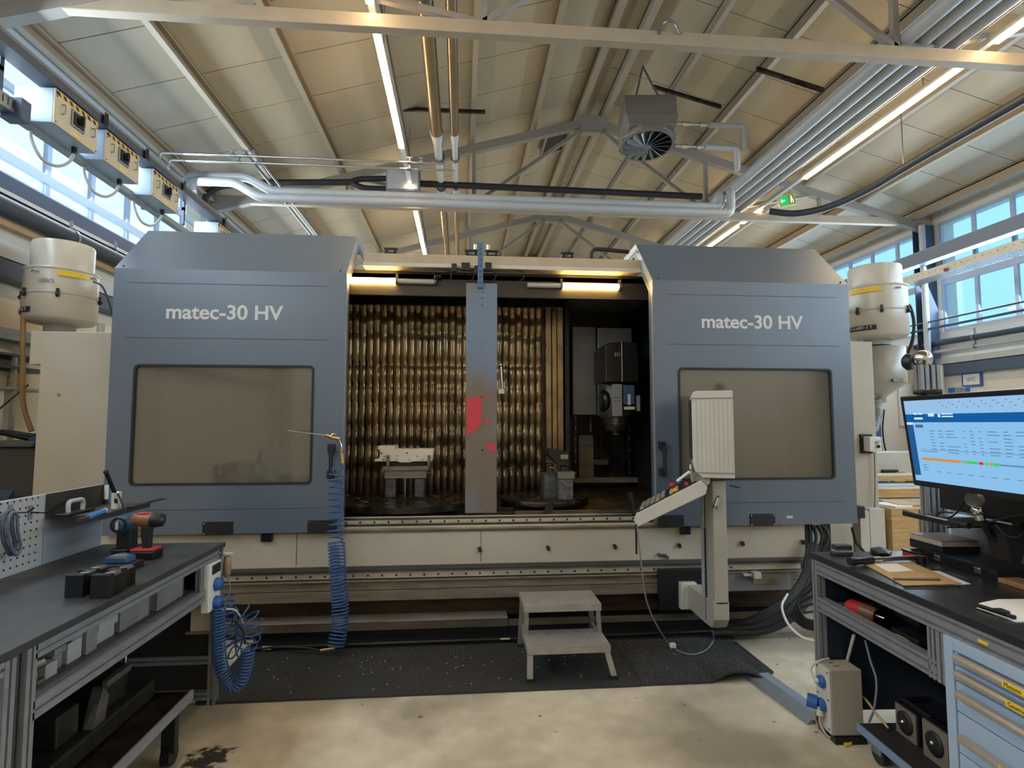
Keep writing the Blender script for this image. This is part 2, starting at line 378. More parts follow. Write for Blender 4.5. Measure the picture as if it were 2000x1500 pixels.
long_wall('wall_right', XR, XR+.3, XR, 3.19, 5.14, WALLR, [(4.02, 4.13)], 6)
for nm, y0, y1 in (('wall_back', Y1, Y1+.2), ('wall_front', Y0-.2, Y0)):
    M().prism([(XL, 0), (XR, 0), (XR, roofz(XR)), (RX, RZ), (XL, roofz(XL))], 'y', y0, y1).obj(nm, WALLP, kind='structure')

# ceiling: insulated roof sheets with open joints, purlins below
ROOFM = mat('roof_sheet_enamel', (188, 176, 152), .36, .12, (176, 163, 138), 1.4, .6, .05, 30, rv=.08)
PURL = mat('purlin_paint', (160, 146, 126), .5, .05)
ceil = thing('ceiling', '', '', (RX, 7, RZ), kind='structure')
pitch = .845; yy = 5.70-12*pitch; ks = 0
protoL = protoR = None
for s in (-1, 1):
    xe = XL-.3 if s < 0 else XR+.3; proto = None
    y = 5.70-11*pitch
    while y < Y1+.2:
        g = .006; q = M()
        za, zb = RZ, roofz(xe)
        q.prism([(RX+s*.02, za-.005), (xe, zb), (xe, zb+.08), (RX+s*.02, za+.08)], 'y', y+g, y+pitch-g)
        q.prism([(RX+s*.02, za+.03), (xe, zb+.035), (xe, zb+.085), (RX+s*.02, za+.085)], 'y', y-g, y+g)
        if proto is None:
            proto = q.obj('roof_panel', ROOFM, ceil); yp = y
        else:
            c = proto.copy(); COL.objects.link(c); c.parent = ceil; c.location = proto.location + Vector((0, y-yp, 0))
        y += pitch
PX = [-3.98, -3.02, -2.0, -.93, .15, 1.2, 1.98, 2.42, 3.2, 4.1, 5.05, 6.05, 7.05, 8.05]
for x in PX:
    z = roofz(x)-.02
    big = .1 if x in (1.98, 2.42) else .07
    m = M(); m.prism([(x-big/2, z-.15), (x+big/2, z-.15), (x+big/2, z-.135), (x-big/2+.012, z-.135), (x-big/2+.012, z), (x-big/2, z)], 'y', Y0, Y1)
    m.box((x-big/2, Y0, z-.02), (x+big/2, Y1, z+.01))
    m.obj('purlin', PURL, ceil)
# skylight vent in the roof by the ridge
M().box((RX-.12, Y0, RZ-.012), (RX+.12, Y1, RZ+.09)).obj('ridge_cap', PURL, ceil)
m = M(); m.box((-.28, -.2, -.03), (.28, .2, -.045)); c = W(1083, 288, Z=6.75)
vm = mat('dark_vent', (40, 38, 36), .6)
c.z = roofz(c.x)-.06
CUR = Matrix.Translation(c) @ Matrix.Rotation(-math.atan(SL), 4, 'Y')
t = thing('roof_vent', 'small dark framed hatch in the roof sheets beside the ridge', 'vent')
M().box((-.2, -.36, -.02), (.2, .36, .0)).obj('opening', vm, t)
f = M(); f.box((-.24, -.4, -.05), (-.2, .4, 0)).box((.2, -.4, -.05), (.24, .4, 0)).box((-.2, -.4, -.05), (.2, -.36, 0)).box((-.2, .36, -.05), (.2, .4, 0)); f.obj('frame', PURL, t)
CUR = Matrix.Identity(4)

# roof trusses
tl = ['steel roof truss standing behind the camera at the end wall', 'steel roof truss spanning overhead, behind the camera',
      'steel roof truss nearest above the machine, pale tie beam crossing the top of the picture', 'steel roof truss beside the fan heater, its ridge joint fully in view',
      'steel roof truss second beyond the fan heater, seen above the machine top beam', 'steel roof truss at the far end wall']
RFZ = .2
for i, y in enumerate(TY):
    yy = min(max(y, Y0+.1), Y1-.1)
    t = thing('roof_truss', tl[i], 'truss', (RX, yy, 5.2), 'trusses carrying the hall roof')
    tb = M(); tb.prism([(XL+.02, 5.14), (XR-.02, 5.14), (XR-.02, 5.27), (XL+.02, 5.27)], 'y', yy-.05, yy+.05); tb.obj('tie_beam', CONC_BEAM, t, bevel=.006)
    for s in (-1, 1):
        xe = XL+.02 if s < 0 else XR-.02; d = .22; h = .14
        q = M().prism([(RX, RZ-d), (xe, roofz(xe)-d+.04), (xe, roofz(xe)-d-h+.04), (RX, RZ-d-h)], 'y', yy-.06, yy+.06); q.obj('rafter', TRUSSM, t)
        def web(x0, z0, x1, z1, r=.028):
            m = M(); a = Vector((x0, yy, z0)); b = Vector((x1, yy, z1)); dd = (b-a).normalized(); n = Vector((0, 1, 0)).cross(dd)
            pts = [a-n*r, a+n*r, b+n*r, b-n*r]
            m.prism([(p.x, p.z) for p in pts], 'y', yy-.03, yy+.03); m.obj('web_member', TRUSSM, t)
        web(RX+s*.05, RZ-.34, RX+s*2.02, 5.27); xn = RX+s*2.02; web(xn, 5.27, xn, roofz(xn)-.3, .03)
        web(xn+s*.05, 5.27, RX+s*3.9, roofz(RX+s*3.9)-.33); web(RX+s*4.1, 5.27, RX+s*4.1, roofz(RX+s*4.1)-.33, .022)
    g = M(); g.prism([(RX-.28, RZ-.2), (RX+.28, RZ-.2), (RX+.16, RZ-.5), (RX-.16, RZ-.5)], 'y', yy-.07, yy+.07); g.obj('gusset', TRUSSM, t)
# columns along both walls
nm = ['behind the camera at the end wall', 'beside the camera', 'level with the machine', 'behind the machine', 'second bay behind the machine', 'at the far end']
for sname, x, cm in (('window wall with the switch cabinets', XL-.13, DKBLUE), ('wall with the WC sign', XR-.15, DKBLUE)):
    for i, y in enumerate(TY):
        yy = min(max(y, Y0+.15), Y1-.15)
        t = M(); a, b = (x-.13, x+.13)
        t.box((a, yy-.09, 0), (b, yy-.075, 5.13)).box((a, yy+.075, 0), (b, yy+.09, 5.13)).box((x-.006, yy-.075, 0), (x+.006, yy+.075, 5.13))
        o = t.obj('steel_column', cm); tag(o, 'blue-grey steel column on the %s, %s' % (sname, nm[i]), 'column', 'columns of the hall')

# long wall details: beams, ledges, pipes
def run(name, lab, cat, m, x, z, r, y0=Y0+.05, y1=Y1-.05, brackets=0, n=12):
    t = thing(name, lab, cat, (x, (y0+y1)/2, z)); M().cyl((x, y0, z), (x, y1, z), r, n).obj('pipe_run', m, t)
    if brackets:
        y = math.ceil(y0/brackets)*brackets
        b = M()
        while y < y1:
            M().lathe([(r+.012, -.012), (r+.012, .012)], (x, y, z), (0, 1, 0), 14).box((x-.012, y-.008, z+r), (x+.012, y+.008, z+r+.09)).obj('pipe_clamp', GALV, t); y += brackets
    return t
def beam(name, lab, cat, m, a, b, bev=.004):
    o = M().box(a, b).obj(name, m, bevel=bev); tag(o, lab, cat); return o
beam('wall_beam', 'dark blue steel beam under the window band behind the switch cabinets', 'beam', DKBLUE, (XL, Y0, 3.62), (XL+.10, Y1, 3.76))
beam('wall_ledge', 'cream ledge below the dark beam on the switch cabinet wall', 'ledge', OFFW, (XL, Y0, 3.50), (XL+.14, Y1, 3.60))
run('black_pipe', 'thin black pipe just below the cream ledge', 'pipe', BLACKM, XL+.19, 3.53, .014, brackets=2.2, n=8)
run('insulated_pipe', 'thick black insulated pipe high on the wall behind the dust drum', 'pipe', mat('black_insulation', (44, 48, 56), .55), XL+.24, 3.40, .082, Y0+.1, 7.2, brackets=1.45, n=18)
beam('wall_beam', 'pale upper band of the steel channel behind the mist collector', 'beam', LGREY, (XL, Y0, 3.02), (XL+.13, Y1, 3.16))
beam('wall_beam', 'dark blue steel channel behind the mist collector', 'beam', DKBLUE, (XL, Y0, 2.84), (XL+.16, Y1, 3.0))
beam('cable_tray', 'perforated grey cable tray low on the switch cabinet wall', 'tray', GALV, (XL, Y0, 2.32), (XL+.16, Y1, 2.42))
beam('crane_beam', 'heavy dark steel beam crossing in front of the tall windows', 'beam', mat('crane_beam_grey', (112, 120, 134), .5), (7.9, Y0, 4.36), (8.1, Y1, 4.58), .006)
run('black_pipe', 'thick dark pipe under the windows on the WC sign wall', 'pipe', mat('dark_pipe', (52, 60, 74), .5), 8.22, 2.99, .055, brackets=2.1)
run('grey_pipe', 'thin light grey pipe below the dark pipe on the WC sign wall', 'pipe', LGREY, 8.22, 2.84, .03, brackets=2.1)
run('rail_pipe', 'thin dark handrail pipe crossing the lower window panes', 'pipe', DKBLUE, 8.1, 3.36, .016, n=8)
run('rail_pipe', 'slightly thicker pipe under the handrail at the window sill', 'pipe', DKBLUE, 8.1, 3.24, .022, n=8)
beam('wall_beam', 'grey ledge above the WC sign', 'beam', LGREY, (8.28, Y0, 2.62), (8.4, Y1, 2.72))
beam('wall_beam', 'blue steel channel above the WC sign', 'beam', DKBLUE, (8.24, Y0, 2.43), (8.4, Y1, 2.60))
# perforated cable tray before the windows
t = thing('cable_tray', 'cream perforated cable tray hung before the tall windows', 'tray', (7.0, 7, 3.84))
x = 7.0
M().box((x-.012, 2.5, 3.80), (x, 8.40, 3.915)).obj('side_wall', OFFW, t); M().box((x+.28, 2.5, 3.80), (x+.292, 8.40, 3.9)).obj('side_wall', OFFW, t)
m = M()
y = 2.5
while y < 8.4: m.box((x, y, 3.80), (x+.28, y+.025, 3.806)); y += .055
for k in range(5): m.box((x+.07*k-.006, 2.5, 3.806), (x+.07*k+.006, 8.4, 3.812))
m.obj('tray_floor', GALV, t)
m = M(); y = 2.55
while y < 8.35: m.box((x-.014, y, 3.86), (x-.011, y+.02, 3.868)); y += .11
m.obj('slot', DKSTEEL, t, kind='stuff')
tt = thing('warning_lamp', 'small red round lamp on the side of the cream cable tray', 'lamp', W(1850, 527, X=6.98))
c = W(1850, 527, X=6.98); M().cyl(c, c+Vector((-.03, 0, 0)), .03).obj('ring', GALV, tt); M().ball(c+Vector((-.035, 0, 0)), .022).obj('lens', RED, tt)
# WC sign
a = W(1882, 725, X=8.37); b = W(1918, 755, X=8.37)
t = thing('wall_sign', 'small white WC sign in a blue frame on the cream wall', 'sign', a)
y0, y1, z0, z1 = b.y-.0, a.y+.05, 2.20, 2.45
M().box((8.372, y0, z0), (8.396, y1, z1)).obj('frame', BLUEP, t); M().box((8.366, y0+.035, z0+.035), (8.374, y1-.035, z1-.035)).obj('face', WHITE, t)
text('WC', .1, (8.364, (y0+y1)/2, z0+.09), FACE_NX, GREY, t, align='CENTER')
# downpipe on the column of the WC wall
o = M().cyl((8.1, 9.2, 0), (8.1, 9.2, 5.1), .05).obj('downpipe', LGREY); tag(o, 'light grey vertical downpipe beside the wall column behind the machine', 'pipe')

# ---------------------------------------------------------------- strip lights
def strip(x, z, lit, lab):
    t = thing('strip_light', lab, 'light', (x, 6, z+.05), 'rows of tube lamps under the roof')
    M().box((x-.03, Y0+.3, z), (x+.03, Y1-.4, z+.06)).obj('trunking', WHITE, t)
    for a, b in lit:
        n = max(1, round((b-a)/1.5)); st = (b-a)/n
        for k in range(n): M().box((x-.035, a+k*st+.015, z-.035), (x+.035, a+(k+1)*st-.015, z-.002)).obj('lamp', LAMP, t, bevel=.006)
    y = Y0+.8
    while y < Y1-.5: M().cyl((x, y, z+.06), (x, y, roofz(x)-.03), .005, 6).obj('hanger', GALV, t); y += 2.9
    return t
sl = strip(-.83, 5.33, [(-3.3, 4.9), (5.1, 7.56), (8.76, 9.3), (9.5, 12.6), (13.8, 16.8)], 'row of lit tube lamps over the open machine front')
sr = strip(5.17, 5.33, [(-3.3, 4.9), (5.1, 8.0), (9.25, 9.95), (10.1, 12.0), (13.8, 16.8)], 'row of lit tube lamps beside the grey pipe bundle')

# ---------------------------------------------------------------- ducts and pipes under the roof
def duct(x, r, lab):
    t = thing('roof_pipe', lab, 'pipe', (x, 7, 5.5))
    z = 5.5; 
    M().cyl((x, Y0+.1, z), (x, 7.45, z), r, 20).obj('metal_jacket', BRASSY, t)
    M().lathe([(r*1.12, 0), (r*.72, .35), (r*.72, 1.9), (r*1.0, 1.95)], (x, 7.45, z), (0, 1, 0), 20).obj('white_sleeve', WHITE, t)
    M().cyl((x, 9.4, z), (x, Y1-.1, z), r*.85, 20).obj('metal_jacket', BRASSY, t)
    for y in (4.95, 8.2, 9.2): M().lathe([(r*1.2, -.02), (r*1.2, .02)], (x, y, z), (0, 1, 0), 20).box((x-.01, y-.01, z+r), (x+.01, y+.01, 6.3)).obj('pipe_clamp', GALV, t)
duct(-.36, .078, 'thicker of the two bronze roof pipes beside the strip light')
duct(-.12, .056, 'thinner of the two bronze roof pipes')
xs = [4.33, 4.50, 4.67, 4.84]; pl = ['first grey jacketed pipe of the bundle, nearest the fan heater', 'second grey jacketed pipe from the fan heater side', 'third grey jacketed pipe from the fan heater side', 'outermost grey jacketed pipe, beside the tube lamps']
for x, l in zip(xs, pl):
    t = thing('jacketed_pipe', l, 'pipe', (x, 7, 5.37), 'parallel pipes under the roof')
    M().cyl((x, Y0+.1, 5.37), (x, Y1-.1, 5.37), .074, 20).obj('jacket', JACKET, t)
    for y in (2.2, 6.9, 8.1, 11.5): M().lathe([(.077, -.03), (.079, 0), (.077, .03)], (x, y, 5.37), (0, 1, 0), 20).obj('joint_band', JACKET, t)
o = M().cyl((5.0, Y0+.2, 5.40), (5.0, Y1-.2, 5.40), .018, 8).obj('conduit', GALV); tag(o, 'thin conduit between the pipe bundle and the tube lamps', 'conduit')
# crossing pair with the offset elbows
CY = 8.2
for k, (dy, dz, lab) in enumerate(((0.0, 0.0, 'upper grey pipe crossing above the machine with offset elbows'), (-.10, -.13, 'lower grey pipe crossing above the machine with offset elbows'))):
    p = [W(366+14*k, 398, Y=CY), W(366+14*k, 342+17*k, Y=CY), W(484-20*k, 346+17*k, Y=CY), W(532-20*k, 388+15*k, Y=CY), W(1408+14*k, 399+16*k, Y=CY), W(1408+14*k, 378, Y=CY)]
    zz = p[1].z; p[1].z = p[2].z = zz; p[3].z = p[4].z = (W(960, 389+17*k, Y=CY)).z
    p[5].x = p[4].x
    p = [q+Vector((0, dy, 0)) for q in p]; p.append(Vector((4.33+.02, 9.7-.4*k, 5.33)))
    t = thing('jacketed_pipe', lab, 'pipe', p[3]); M().tube(fillet(p, .10, 5), .062, 16).obj('jacket', JACKET, t)
# thin steel pipes with valves
for k in range(2):
    y = 7.5+.12*k
    p = [W(312+18*k, 330, Y=y), W(312+18*k, 298+14*k, Y=y), W(870+18*k, 318+10*(1-k)*0+10*k, Y=y)]; p[2].z = p[1].z
    t = thing('steel_pipe', ['upper thin steel pipe with valves running to the bronze pipes', 'lower thin steel pipe with valves running to the bronze pipes'][k], 'pipe', p[1])
    M().tube(fillet(p, .05, 4), .016, 8).obj('tube', CHROME, t)
    for px in (455+12*k, 480+25*k, 800, 822):
        c = W(px, 310, Y=y); M().cyl((c.x-.03, y, p[1].z), (c.x+.03, y, p[1].z), .026, 8).box((c.x-.008, y-.008, p[1].z+.02), (c.x+.008, y+.008, p[1].z+.07)).box((c.x-.035, y-.012, p[1].z+.06), (c.x+.035, y+.012, p[1].z+.072)).obj('valve', GALV, t)
for k in range(2):
    x = -2.86+.12*k
    o = M().cyl((x, 7.5, 5.16), (x, Y1-.3, 5.16), .02, 8).obj('conduit', GALV); tag(o, ['outer thin conduit running back from the steel pipe valves', 'inner thin conduit running back from the steel pipe valves'][k], 'conduit')
# black hose with junction box
hy = 9.0
t = thing('junction_box', 'grey metal junction box hanging among the roof pipes', 'box', W(788, 360, Y=hy))
a = W(756, 378, Y=hy); b = W(821, 339, Y=hy); M().box((a.x, hy-.15, a.z), (b.x, hy+.15, b.z)).obj('body', GREY, t, bevel=.01)
M().box((a.x+.02, hy-.165, a.z+.02), (b.x-.02, hy-.15, b.z-.02)).obj('lid', LGREY, t, bevel=.004)
t = thing('black_hose', 'thick black hose curving from the crane rail to the junction box', 'hose', W(600, 357, Y=hy))
p = [W(398, 398, Y=hy), W(405, 380, Y=hy), W(425, 366, Y=hy), W(455, 361, Y=hy), W(520, 357, Y=hy), W(690, 356, Y=hy)]
M().tube(spline(p, 6), .05, 12).obj('hose', RUBBER, t)
M().tube(spline([W(684, 356, Y=hy), W(705, 350, Y=hy), W(756, 349, Y=hy)], 6), .045, 12).obj('branch', RUBBER, t)
M().tube(spline([W(684, 356, Y=hy), W(712, 367, Y=hy), W(756, 369, Y=hy)], 6), .045, 12).obj('branch', RUBBER, t)
o = M().tube([W(821, 359, Y=hy), W(900, 362, Y=hy), W(1370, 384, Y=hy)], .052, 12).obj('black_hose', RUBBER); tag(o, 'straight thick black hose running from the junction box towards the pipe bundle', 'hose')
# big black cable right
p = [Vector((5.86, Y0+.5, 5.0)), Vector((5.86, 3, 5.0)), Vector((5.86, 6.5, 5.0)), Vector((5.9, 7.6, 5.01)), Vector((5.82, 8.4, 5.05)), Vector((5.55, 8.85, 5.1)), Vector((5.2, 9.05, 5.2))]
t = thing('black_hose', 'thick black hose hanging beneath the roof and bending towards the exit sign', 'hose', p[3])
M().tube(spline(p, 8), .055, 12).obj('hose', mat('dark_blue_rubber', (38, 44, 56), .5), t)
for y in (3.0, 6.9): M().cyl((5.86, y, 5.05), (5.86, y, roofz(5.86)-.1), .008, 6).obj('hanger', GALV, t)
# exit sign
p = W(1536, 392, Y=9.05)
t = thing('exit_sign', 'green emergency exit sign hanging under the strip light', 'sign', p)
CUR = Matrix.Translation(p) @ Matrix.Rotation(R(-14), 4, 'Y')
M().box((-.15, -.03, -.1), (.15, .03, .1)).obj('housing', mat('sign_edge', (226, 200, 120), .5), t, bevel=.006)
M().box((-.135, -.034, -.085), (.01, -.03, .085)).obj('face', emis('exit_green', (30, 160, 84), 1.0), t)
M().box((.012, -.034, -.085), (.135, -.03, .085)).obj('face', emis('exit_dark', (104, 120, 60), .8), t)
m = M(); m.box((-.10, -.037, -.012), (-.05, -.034, .012)).prism([(-.10, -.04), (-.13, 0), (-.10, .04)], 'y', -.037, -.034)
m.obj('arrow', emis('exit_white', (230, 240, 225), 1.0), t)
m = M(); m.ball((.075, -.036, .05), .013, 8, sc=(1, .2, 1)).box((.06, -.037, -.01), (.09, -.034, .035)).box((.05, -.037, -.06), (.068, -.034, -.005)).box((.085, -.037, -.06), (.1, -.034, -.005)).obj('figure', emis('exit_white_b', (230, 240, 225), .9), t)
M().cyl((-.1, 0, .1), (-.1, 0, .2), .004, 6).cyl((.1, 0, .1), (.1, 0, .2), .004, 6).obj('hanger', GALV, t)
CUR = Matrix.Identity(4)

t = thing('cable_loop', 'small loop of cable tied over the nearest tie beam', 'cable', W(1305, 55, Y=4.95))
M().tube(spline([W(1287, 66, Y=4.93), W(1292, 48, Y=4.93), W(1304, 40, Y=4.93), W(1318, 46, Y=4.93), W(1328, 66, Y=4.93)], 6), .012, 8).obj('loop', GALV, t)
# fan heater
hc = W(1262, 250, Y=7.5); hx, hz = hc.x, hc.z
t = thing('fan_heater', 'grey ceiling fan heater with a louvred round outlet', 'heater', (hx, 7.5, hz))
CUR = Matrix.Translation((hx, 7.5, hz)) @ Matrix.Rotation(R(-6), 4, 'Z') @ Matrix.Rotation(R(-8), 4, 'X')
HM = mat('heater_grey_paint', (128, 124, 118), .45, .2)
M().box((-.34, -.3, -.02), (.36, .3, .30)).obj('casing', HM, t, bevel=.02)
M().prism([(-.34, -.02), (.36, -.02), (.33, -.2), (-.31, -.2)], 'y', -.34, .34).obj('lower_casing', HM, t, bevel=.015)
oc = [(.40*math.cos(R(22.5+45*k)), .40*math.sin(R(22.5+45*k))) for k in range(8)]
M().prism(oc, 'z', -.27, -.2).obj('outlet_collar', HM, t, bevel=.01)
CUR = CUR @ Matrix.Translation((0, -.02, -.27)) @ Matrix.Rotation(R(0), 4, 'X')
m = M().lathe([(.36, 0), (.36, -.03), (.33, -.03), (.33, 0)], (0, 0, 0), (0, 0, 1), 28, smooth=False); m.obj('outlet_ring', HM, t)
M().cyl((0, 0, .001), (0, 0, -.008), .335, 28).obj('outlet_back', BLACK, t)
for k in range(16):
    a = 2*math.pi*k/16; mm = M(); r0 = Matrix.Rotation(a, 3, 'Z') @ Matrix.Rotation(R(38), 3, 'X')
    mm.box((.05, -.035, -.024), (.325, .035, -.02), rot=None); mm.v = [CUR @ ((Matrix.Rotation(a, 3, 'Z') @ (Matrix.Rotation(R(40), 3, 'X') @ ((CUR.inverted() @ v)+Vector((0, 0, .022))))) - Vector((0, 0, .03))) for v in mm.v]
    mm.obj('louvre', GALV, t)
M().cyl((0, 0, -.05), (0, 0, -.01), .05).obj('hub', GALV, t)
CUR = Matrix.Identity(4)
for dx in (-.2, .22):
    M().tube([(hx+dx, 7.4, hz+.27), (hx+.05, 7.75, roofz(hx)-.2)], .016, 6).obj('hanger', GALV, t)
for k, (py, yk) in enumerate(((243, 7.45), (287, 7.35))):
    a = W(1318, py-2, Y=yk); b = W(1455-16*k, py+4, Y=yk); b.z = a.z
    t = thing('heater_pipe', ['upper insulated feed pipe from the fan heater to the pipe bundle', 'lower insulated feed pipe from the fan heater to the pipe bundle'][k], 'pipe', a)
    M().cyl(a, a.lerp(b, .5), .018, 10).cyl(a.lerp(b, .1), a.lerp(b, .2), .032, 10).cyl(a.lerp(b, .35), a.lerp(b, .42), .036, 10).obj('valve_train', CHROME, t)
    M().tube(fillet([a.lerp(b, .48), b, b+Vector((0, 0, -.33+.02*k))], .06, 5), .04, 12).obj('jacket', JACKET, t)

# ---------------------------------------------------------------- crane rail with switch cabinets
t = thing('busbar_rail', 'dark busbar rail running above the switch cabinets', 'rail', (-3.45, 6, 4.45))
M().box((-3.53, Y0+.1, 4.40), (-3.37, Y1-.2, 4.47)).obj('rail', mat('dark_rail', (66, 70, 80), .5), t, bevel=.004)
M().box((-3.385, Y0+.1, 4.47), (-3.37, Y1-.2, 4.50)).box((-3.53, Y0+.1, 4.47), (-3.515, Y1-.2, 4.50)).obj('lip', mat('rail_lip', (110, 106, 100), .5), t)
M().box((-3.66, Y0+.1, 4.06), (-3.58, Y1-.2, 4.12)).obj('cable_duct', GREY, t)
for y in (1.5, 4.5, 7.4, 10.5, 13.5): M().box((-3.56, y, 4.12), (-3.53, y+.04, 4.42)).box((XL, y, 4.30), (-3.53, y+.04, 4.34)).obj('bracket', DKBLUE, t)
for y in (5.48, 6.18, 7.0, 8.2): M().box((-3.36, y-.03, 4.39), (-3.34, y+.03, 4.51)).obj('rail_clamp', BLACKM, t)
SW = mat('cabinet_cream', (196, 184, 158), .5, 0, (182, 168, 142), 8, .6)
SWS = mat('cabinet_side_grey', (156, 172, 190), .45)
sc_lab = ['cream switch cabinet with hazard stripes, nearest under the busbar rail', 'cream switch cabinet with hazard stripes, second under the busbar rail', 'cream switch cabinet with hazard stripes, third under the busbar rail', 'cream switch cabinet with hazard stripes, half hidden behind the blue door top', 'cream switch cabinet overhead before the first visible one']
for i, (ya, yb) in enumerate(((4.87, 5.43), (5.55, 6.11), (6.38, 6.95), (8.05, 8.6))):
    z0, z1 = 4.085, 4.385; xf = -3.38; xb = -3.70
    t = thing('switch_cabinet', sc_lab[i], 'cabinet', (-3.54, ya, z0), 'switch cabinets under the busbar rail')
    M().box((xb, ya, z0), (xf-.012, yb, z1)).obj('body', SWS, t, bevel=.006)
    M().box((xf-.012, ya, z0), (xf, yb, z1)).obj('cover', SW, t, bevel=.003)
    m = M(); n = 14; st = (yb-ya-.02)/n; 
    for k in range(n):
        m.prism([(ya+.01+k*st, z1-.012), (ya+.01+(k+1)*st, z1-.012), (ya+.01+(k+1)*st+.02 if k < n-1 else yb-.01, z1-.045), (ya+.01+k*st+(.02 if k else 0), z1-.045)], 'x', xf, xf+.002, mi=k % 2)
    m.obj('hazard_stripe', [BLACK, mat('hazard_orange', (222, 160, 40), .5)], t)
    yc = (ya+yb)/2; zc = (z0+z1)/2+.01
    M().box((xf, yc-.085, zc-.075), (xf+.012, yc+.085, zc+.075)).obj('switch_plate', GREY, t, bevel=.003)
    M().box((xf+.012, yc-.065, zc-.055), (xf+.02, yc+.065, zc+.055)).obj('switch_face', BLACK, t)
    M().cyl((xf+.02, yc, zc), (xf+.04, yc, zc), .03).box((xf+.035, yc-.012, zc-.045), (xf+.06, yc+.012, zc+.045)).obj('switch_knob', BLACKM, t)
    for yh in (ya+.085, yb-.085): M().tube(fillet([(xf, yh, zc-.04), (xf+.03, yh, zc-.04), (xf+.03, yh, zc+.04), (xf, yh, zc+.04)], .01, 3), .005, 6).obj('handle', GALV, t)
    m = M()
    for yy in (ya+.02, yb-.02):
        for zz in (z0+.02, z1-.06): m.cyl((xf, yy, zz), (xf+.004, yy, zz), .006, 8)
    m.obj('screw', DKSTEEL, t, kind='stuff'); M().box((xf, yc-.05, z0+.02), (xf+.001, yc+.05, z0+.04)).obj('sticker', YELLOW, t)
    M().cyl((-3.5, yb-.12, z0), (-3.5, yb-.12, z0-.06), .022).obj('gland', BLACKM, t)
    if i < 3:
        a = Vector((-3.5, yb-.12, z0-.06)); hl = ['grey flexible hose looping under the first switch cabinet', 'grey flexible hose looping under the second switch cabinet', 'grey flexible hose looping under the third switch cabinet'][i]
        o = M().tube(spline([a, a+Vector((-.03, -.02, -.09)), a+Vector((-.06, -.12, -.17)), a+Vector((-.1, -.24, -.16)), a+Vector((-.13, -.32, -.04)), a+Vector((-.14, -.33, .07))], 6), .014, 8).obj('flexible_hose', mat('hose_grey', (170, 172, 170), .5), None); tag(o, hl, 'hose', 'hoses looping under the switch cabinets')
t = thing('cable_tray', 'grey perforated cable tray before the first switch cabinet', 'tray', (-3.6, 4, 4.1))
M().box((-3.72, 2.5, 4.02), (-3.5, 4.62, 4.03)).box((-3.51, 2.5, 4.03), (-3.5, 4.62, 4.13)).box((-3.72, 2.5, 4.03), (-3.71, 4.62, 4.13)).obj('channel', GALV, t)
m = M(); y = 2.6
while y < 4.6: m.box((-3.5, y, 4.05), (-3.498, y+.012, 4.11)); y += .05
m.obj('slot', DKSTEEL, t, kind='stuff'); M().box((-3.6, 4.62, 3.98), (-3.45, 4.72, 4.15)).obj('end_bracket', DKBLUE, t)
# rail for hall signs: slotted channel on right truss underside
for (a, b, z, lab) in ((W(1478, 138, Y=6.6), W(1608, 180, Y=6.6), 0, 'slotted mounting channel under the roof beside the near truss'), (W(785, 216, Y=8.2), W(948, 222, Y=8.2), 0, 'thin mounting channel crossing above the bronze pipes'), (W(1275, 172, Y=8.0), W(1408, 212, Y=8.0), 0, 'mounting channel above the fan heater')):
    o = M().prism([(a.x, a.z), (b.x, b.z), (b.x, b.z+.05), (a.x, a.z+.05)], 'y', a.y-.02, a.y+.02).obj('mounting_channel', DKSTEEL); tag(o, lab, 'channel')
# ================================================================ THE MACHINE
mc = thing('machining_centre', 'large blue-grey and beige machining centre with two sliding doors, filling the hall', 'machine', (.3, 4.5, 0))
DY = 4.30
# front base: one long beige skirt with ledges
bx0, bx1 = -2.62, 2.72
M().box((bx0, 4.37, .545), (bx1, 4.6, .83)).obj('front_panel', BEIGE, mc, bevel=.004)
for x in (.15, 1.98, -1.2): M().box((x-.0015, 4.368, .56), (x+.0015, 4.371, .815)).obj('panel_joint', DKSTEEL, mc)
M().prism([(4.375, .545), (4.41, .50), (4.6, .50), (4.6, .545)], 'x', bx0, bx1).obj('drip_ledge', GREY, mc)
def rail(y, z, h, x0, x1, nm='guide_rail'):
    r = M(); r.box((x0, y, z), (x1, y+.06, z+h)); o = r.obj(nm, RAILM, mc, bevel=.003)
    m = M(); x = x0+.06
    while x < x1: m.cyl((x, y-.0015, z+h*.5), (x, y+.002, z+h*.5), .0085, 8, smooth=False); x += .104
    m.obj('bolt', BLACKM, o, kind='stuff'); return o
rail(4.40, .447, .045, bx0, 2.2)
M().box((bx0, 4.385, .497), (bx1, 4.42, .503)).obj('rail_cap', GREYSTEEL, mc)
M().box((bx0, 4.40, .425), (bx1, 4.47, .437)).obj('rail_edge', BEIGE2, mc)
M().box((bx0, 4.44, .355), (bx1, 4.6, .425)).obj('lower_band', BEIGE2, mc)
M().box((bx0, 4.43, .275), (bx1, 4.6, .35)).obj('lower_band', mat('dull_beige', (134, 124, 108), .5, 0, (100, 90, 76), 4, .5, stretch=(1, 1, 6)), mc, bevel=.003)
SUMP = mat('dirty_sump_steel', (116, 106, 92), .45, .3, (84, 76, 64), 5, .5, stretch=(.5, 1, 3))
M().box((bx0, 4.62, .09), (bx1, 4.8, .275)).obj('recess', RUST, mc); M().box((bx0, 4.50, 0), (bx1, 4.52, .05)).obj('dark_gap_strip', BLACK, mc); M().box((-1.5, 4.225, .0), (2.0, 4.50, .010)).obj('dark_floor_sheet', BLACKM, mc)  # black strip and sheet darken the gap underneath: painted shade and floor dirt
M().box((bx0, 4.46, .112), (.36, 4.66, .118)).obj('sump_lip', RAILM, mc); M().box((bx0, 4.465, .05), (.36, 4.47, .112)).obj('sump_edge', SUMP, mc)
M().box((.365, 4.475, .05), (bx1, 4.48, .10)).obj('sump_edge', SUMP, mc)
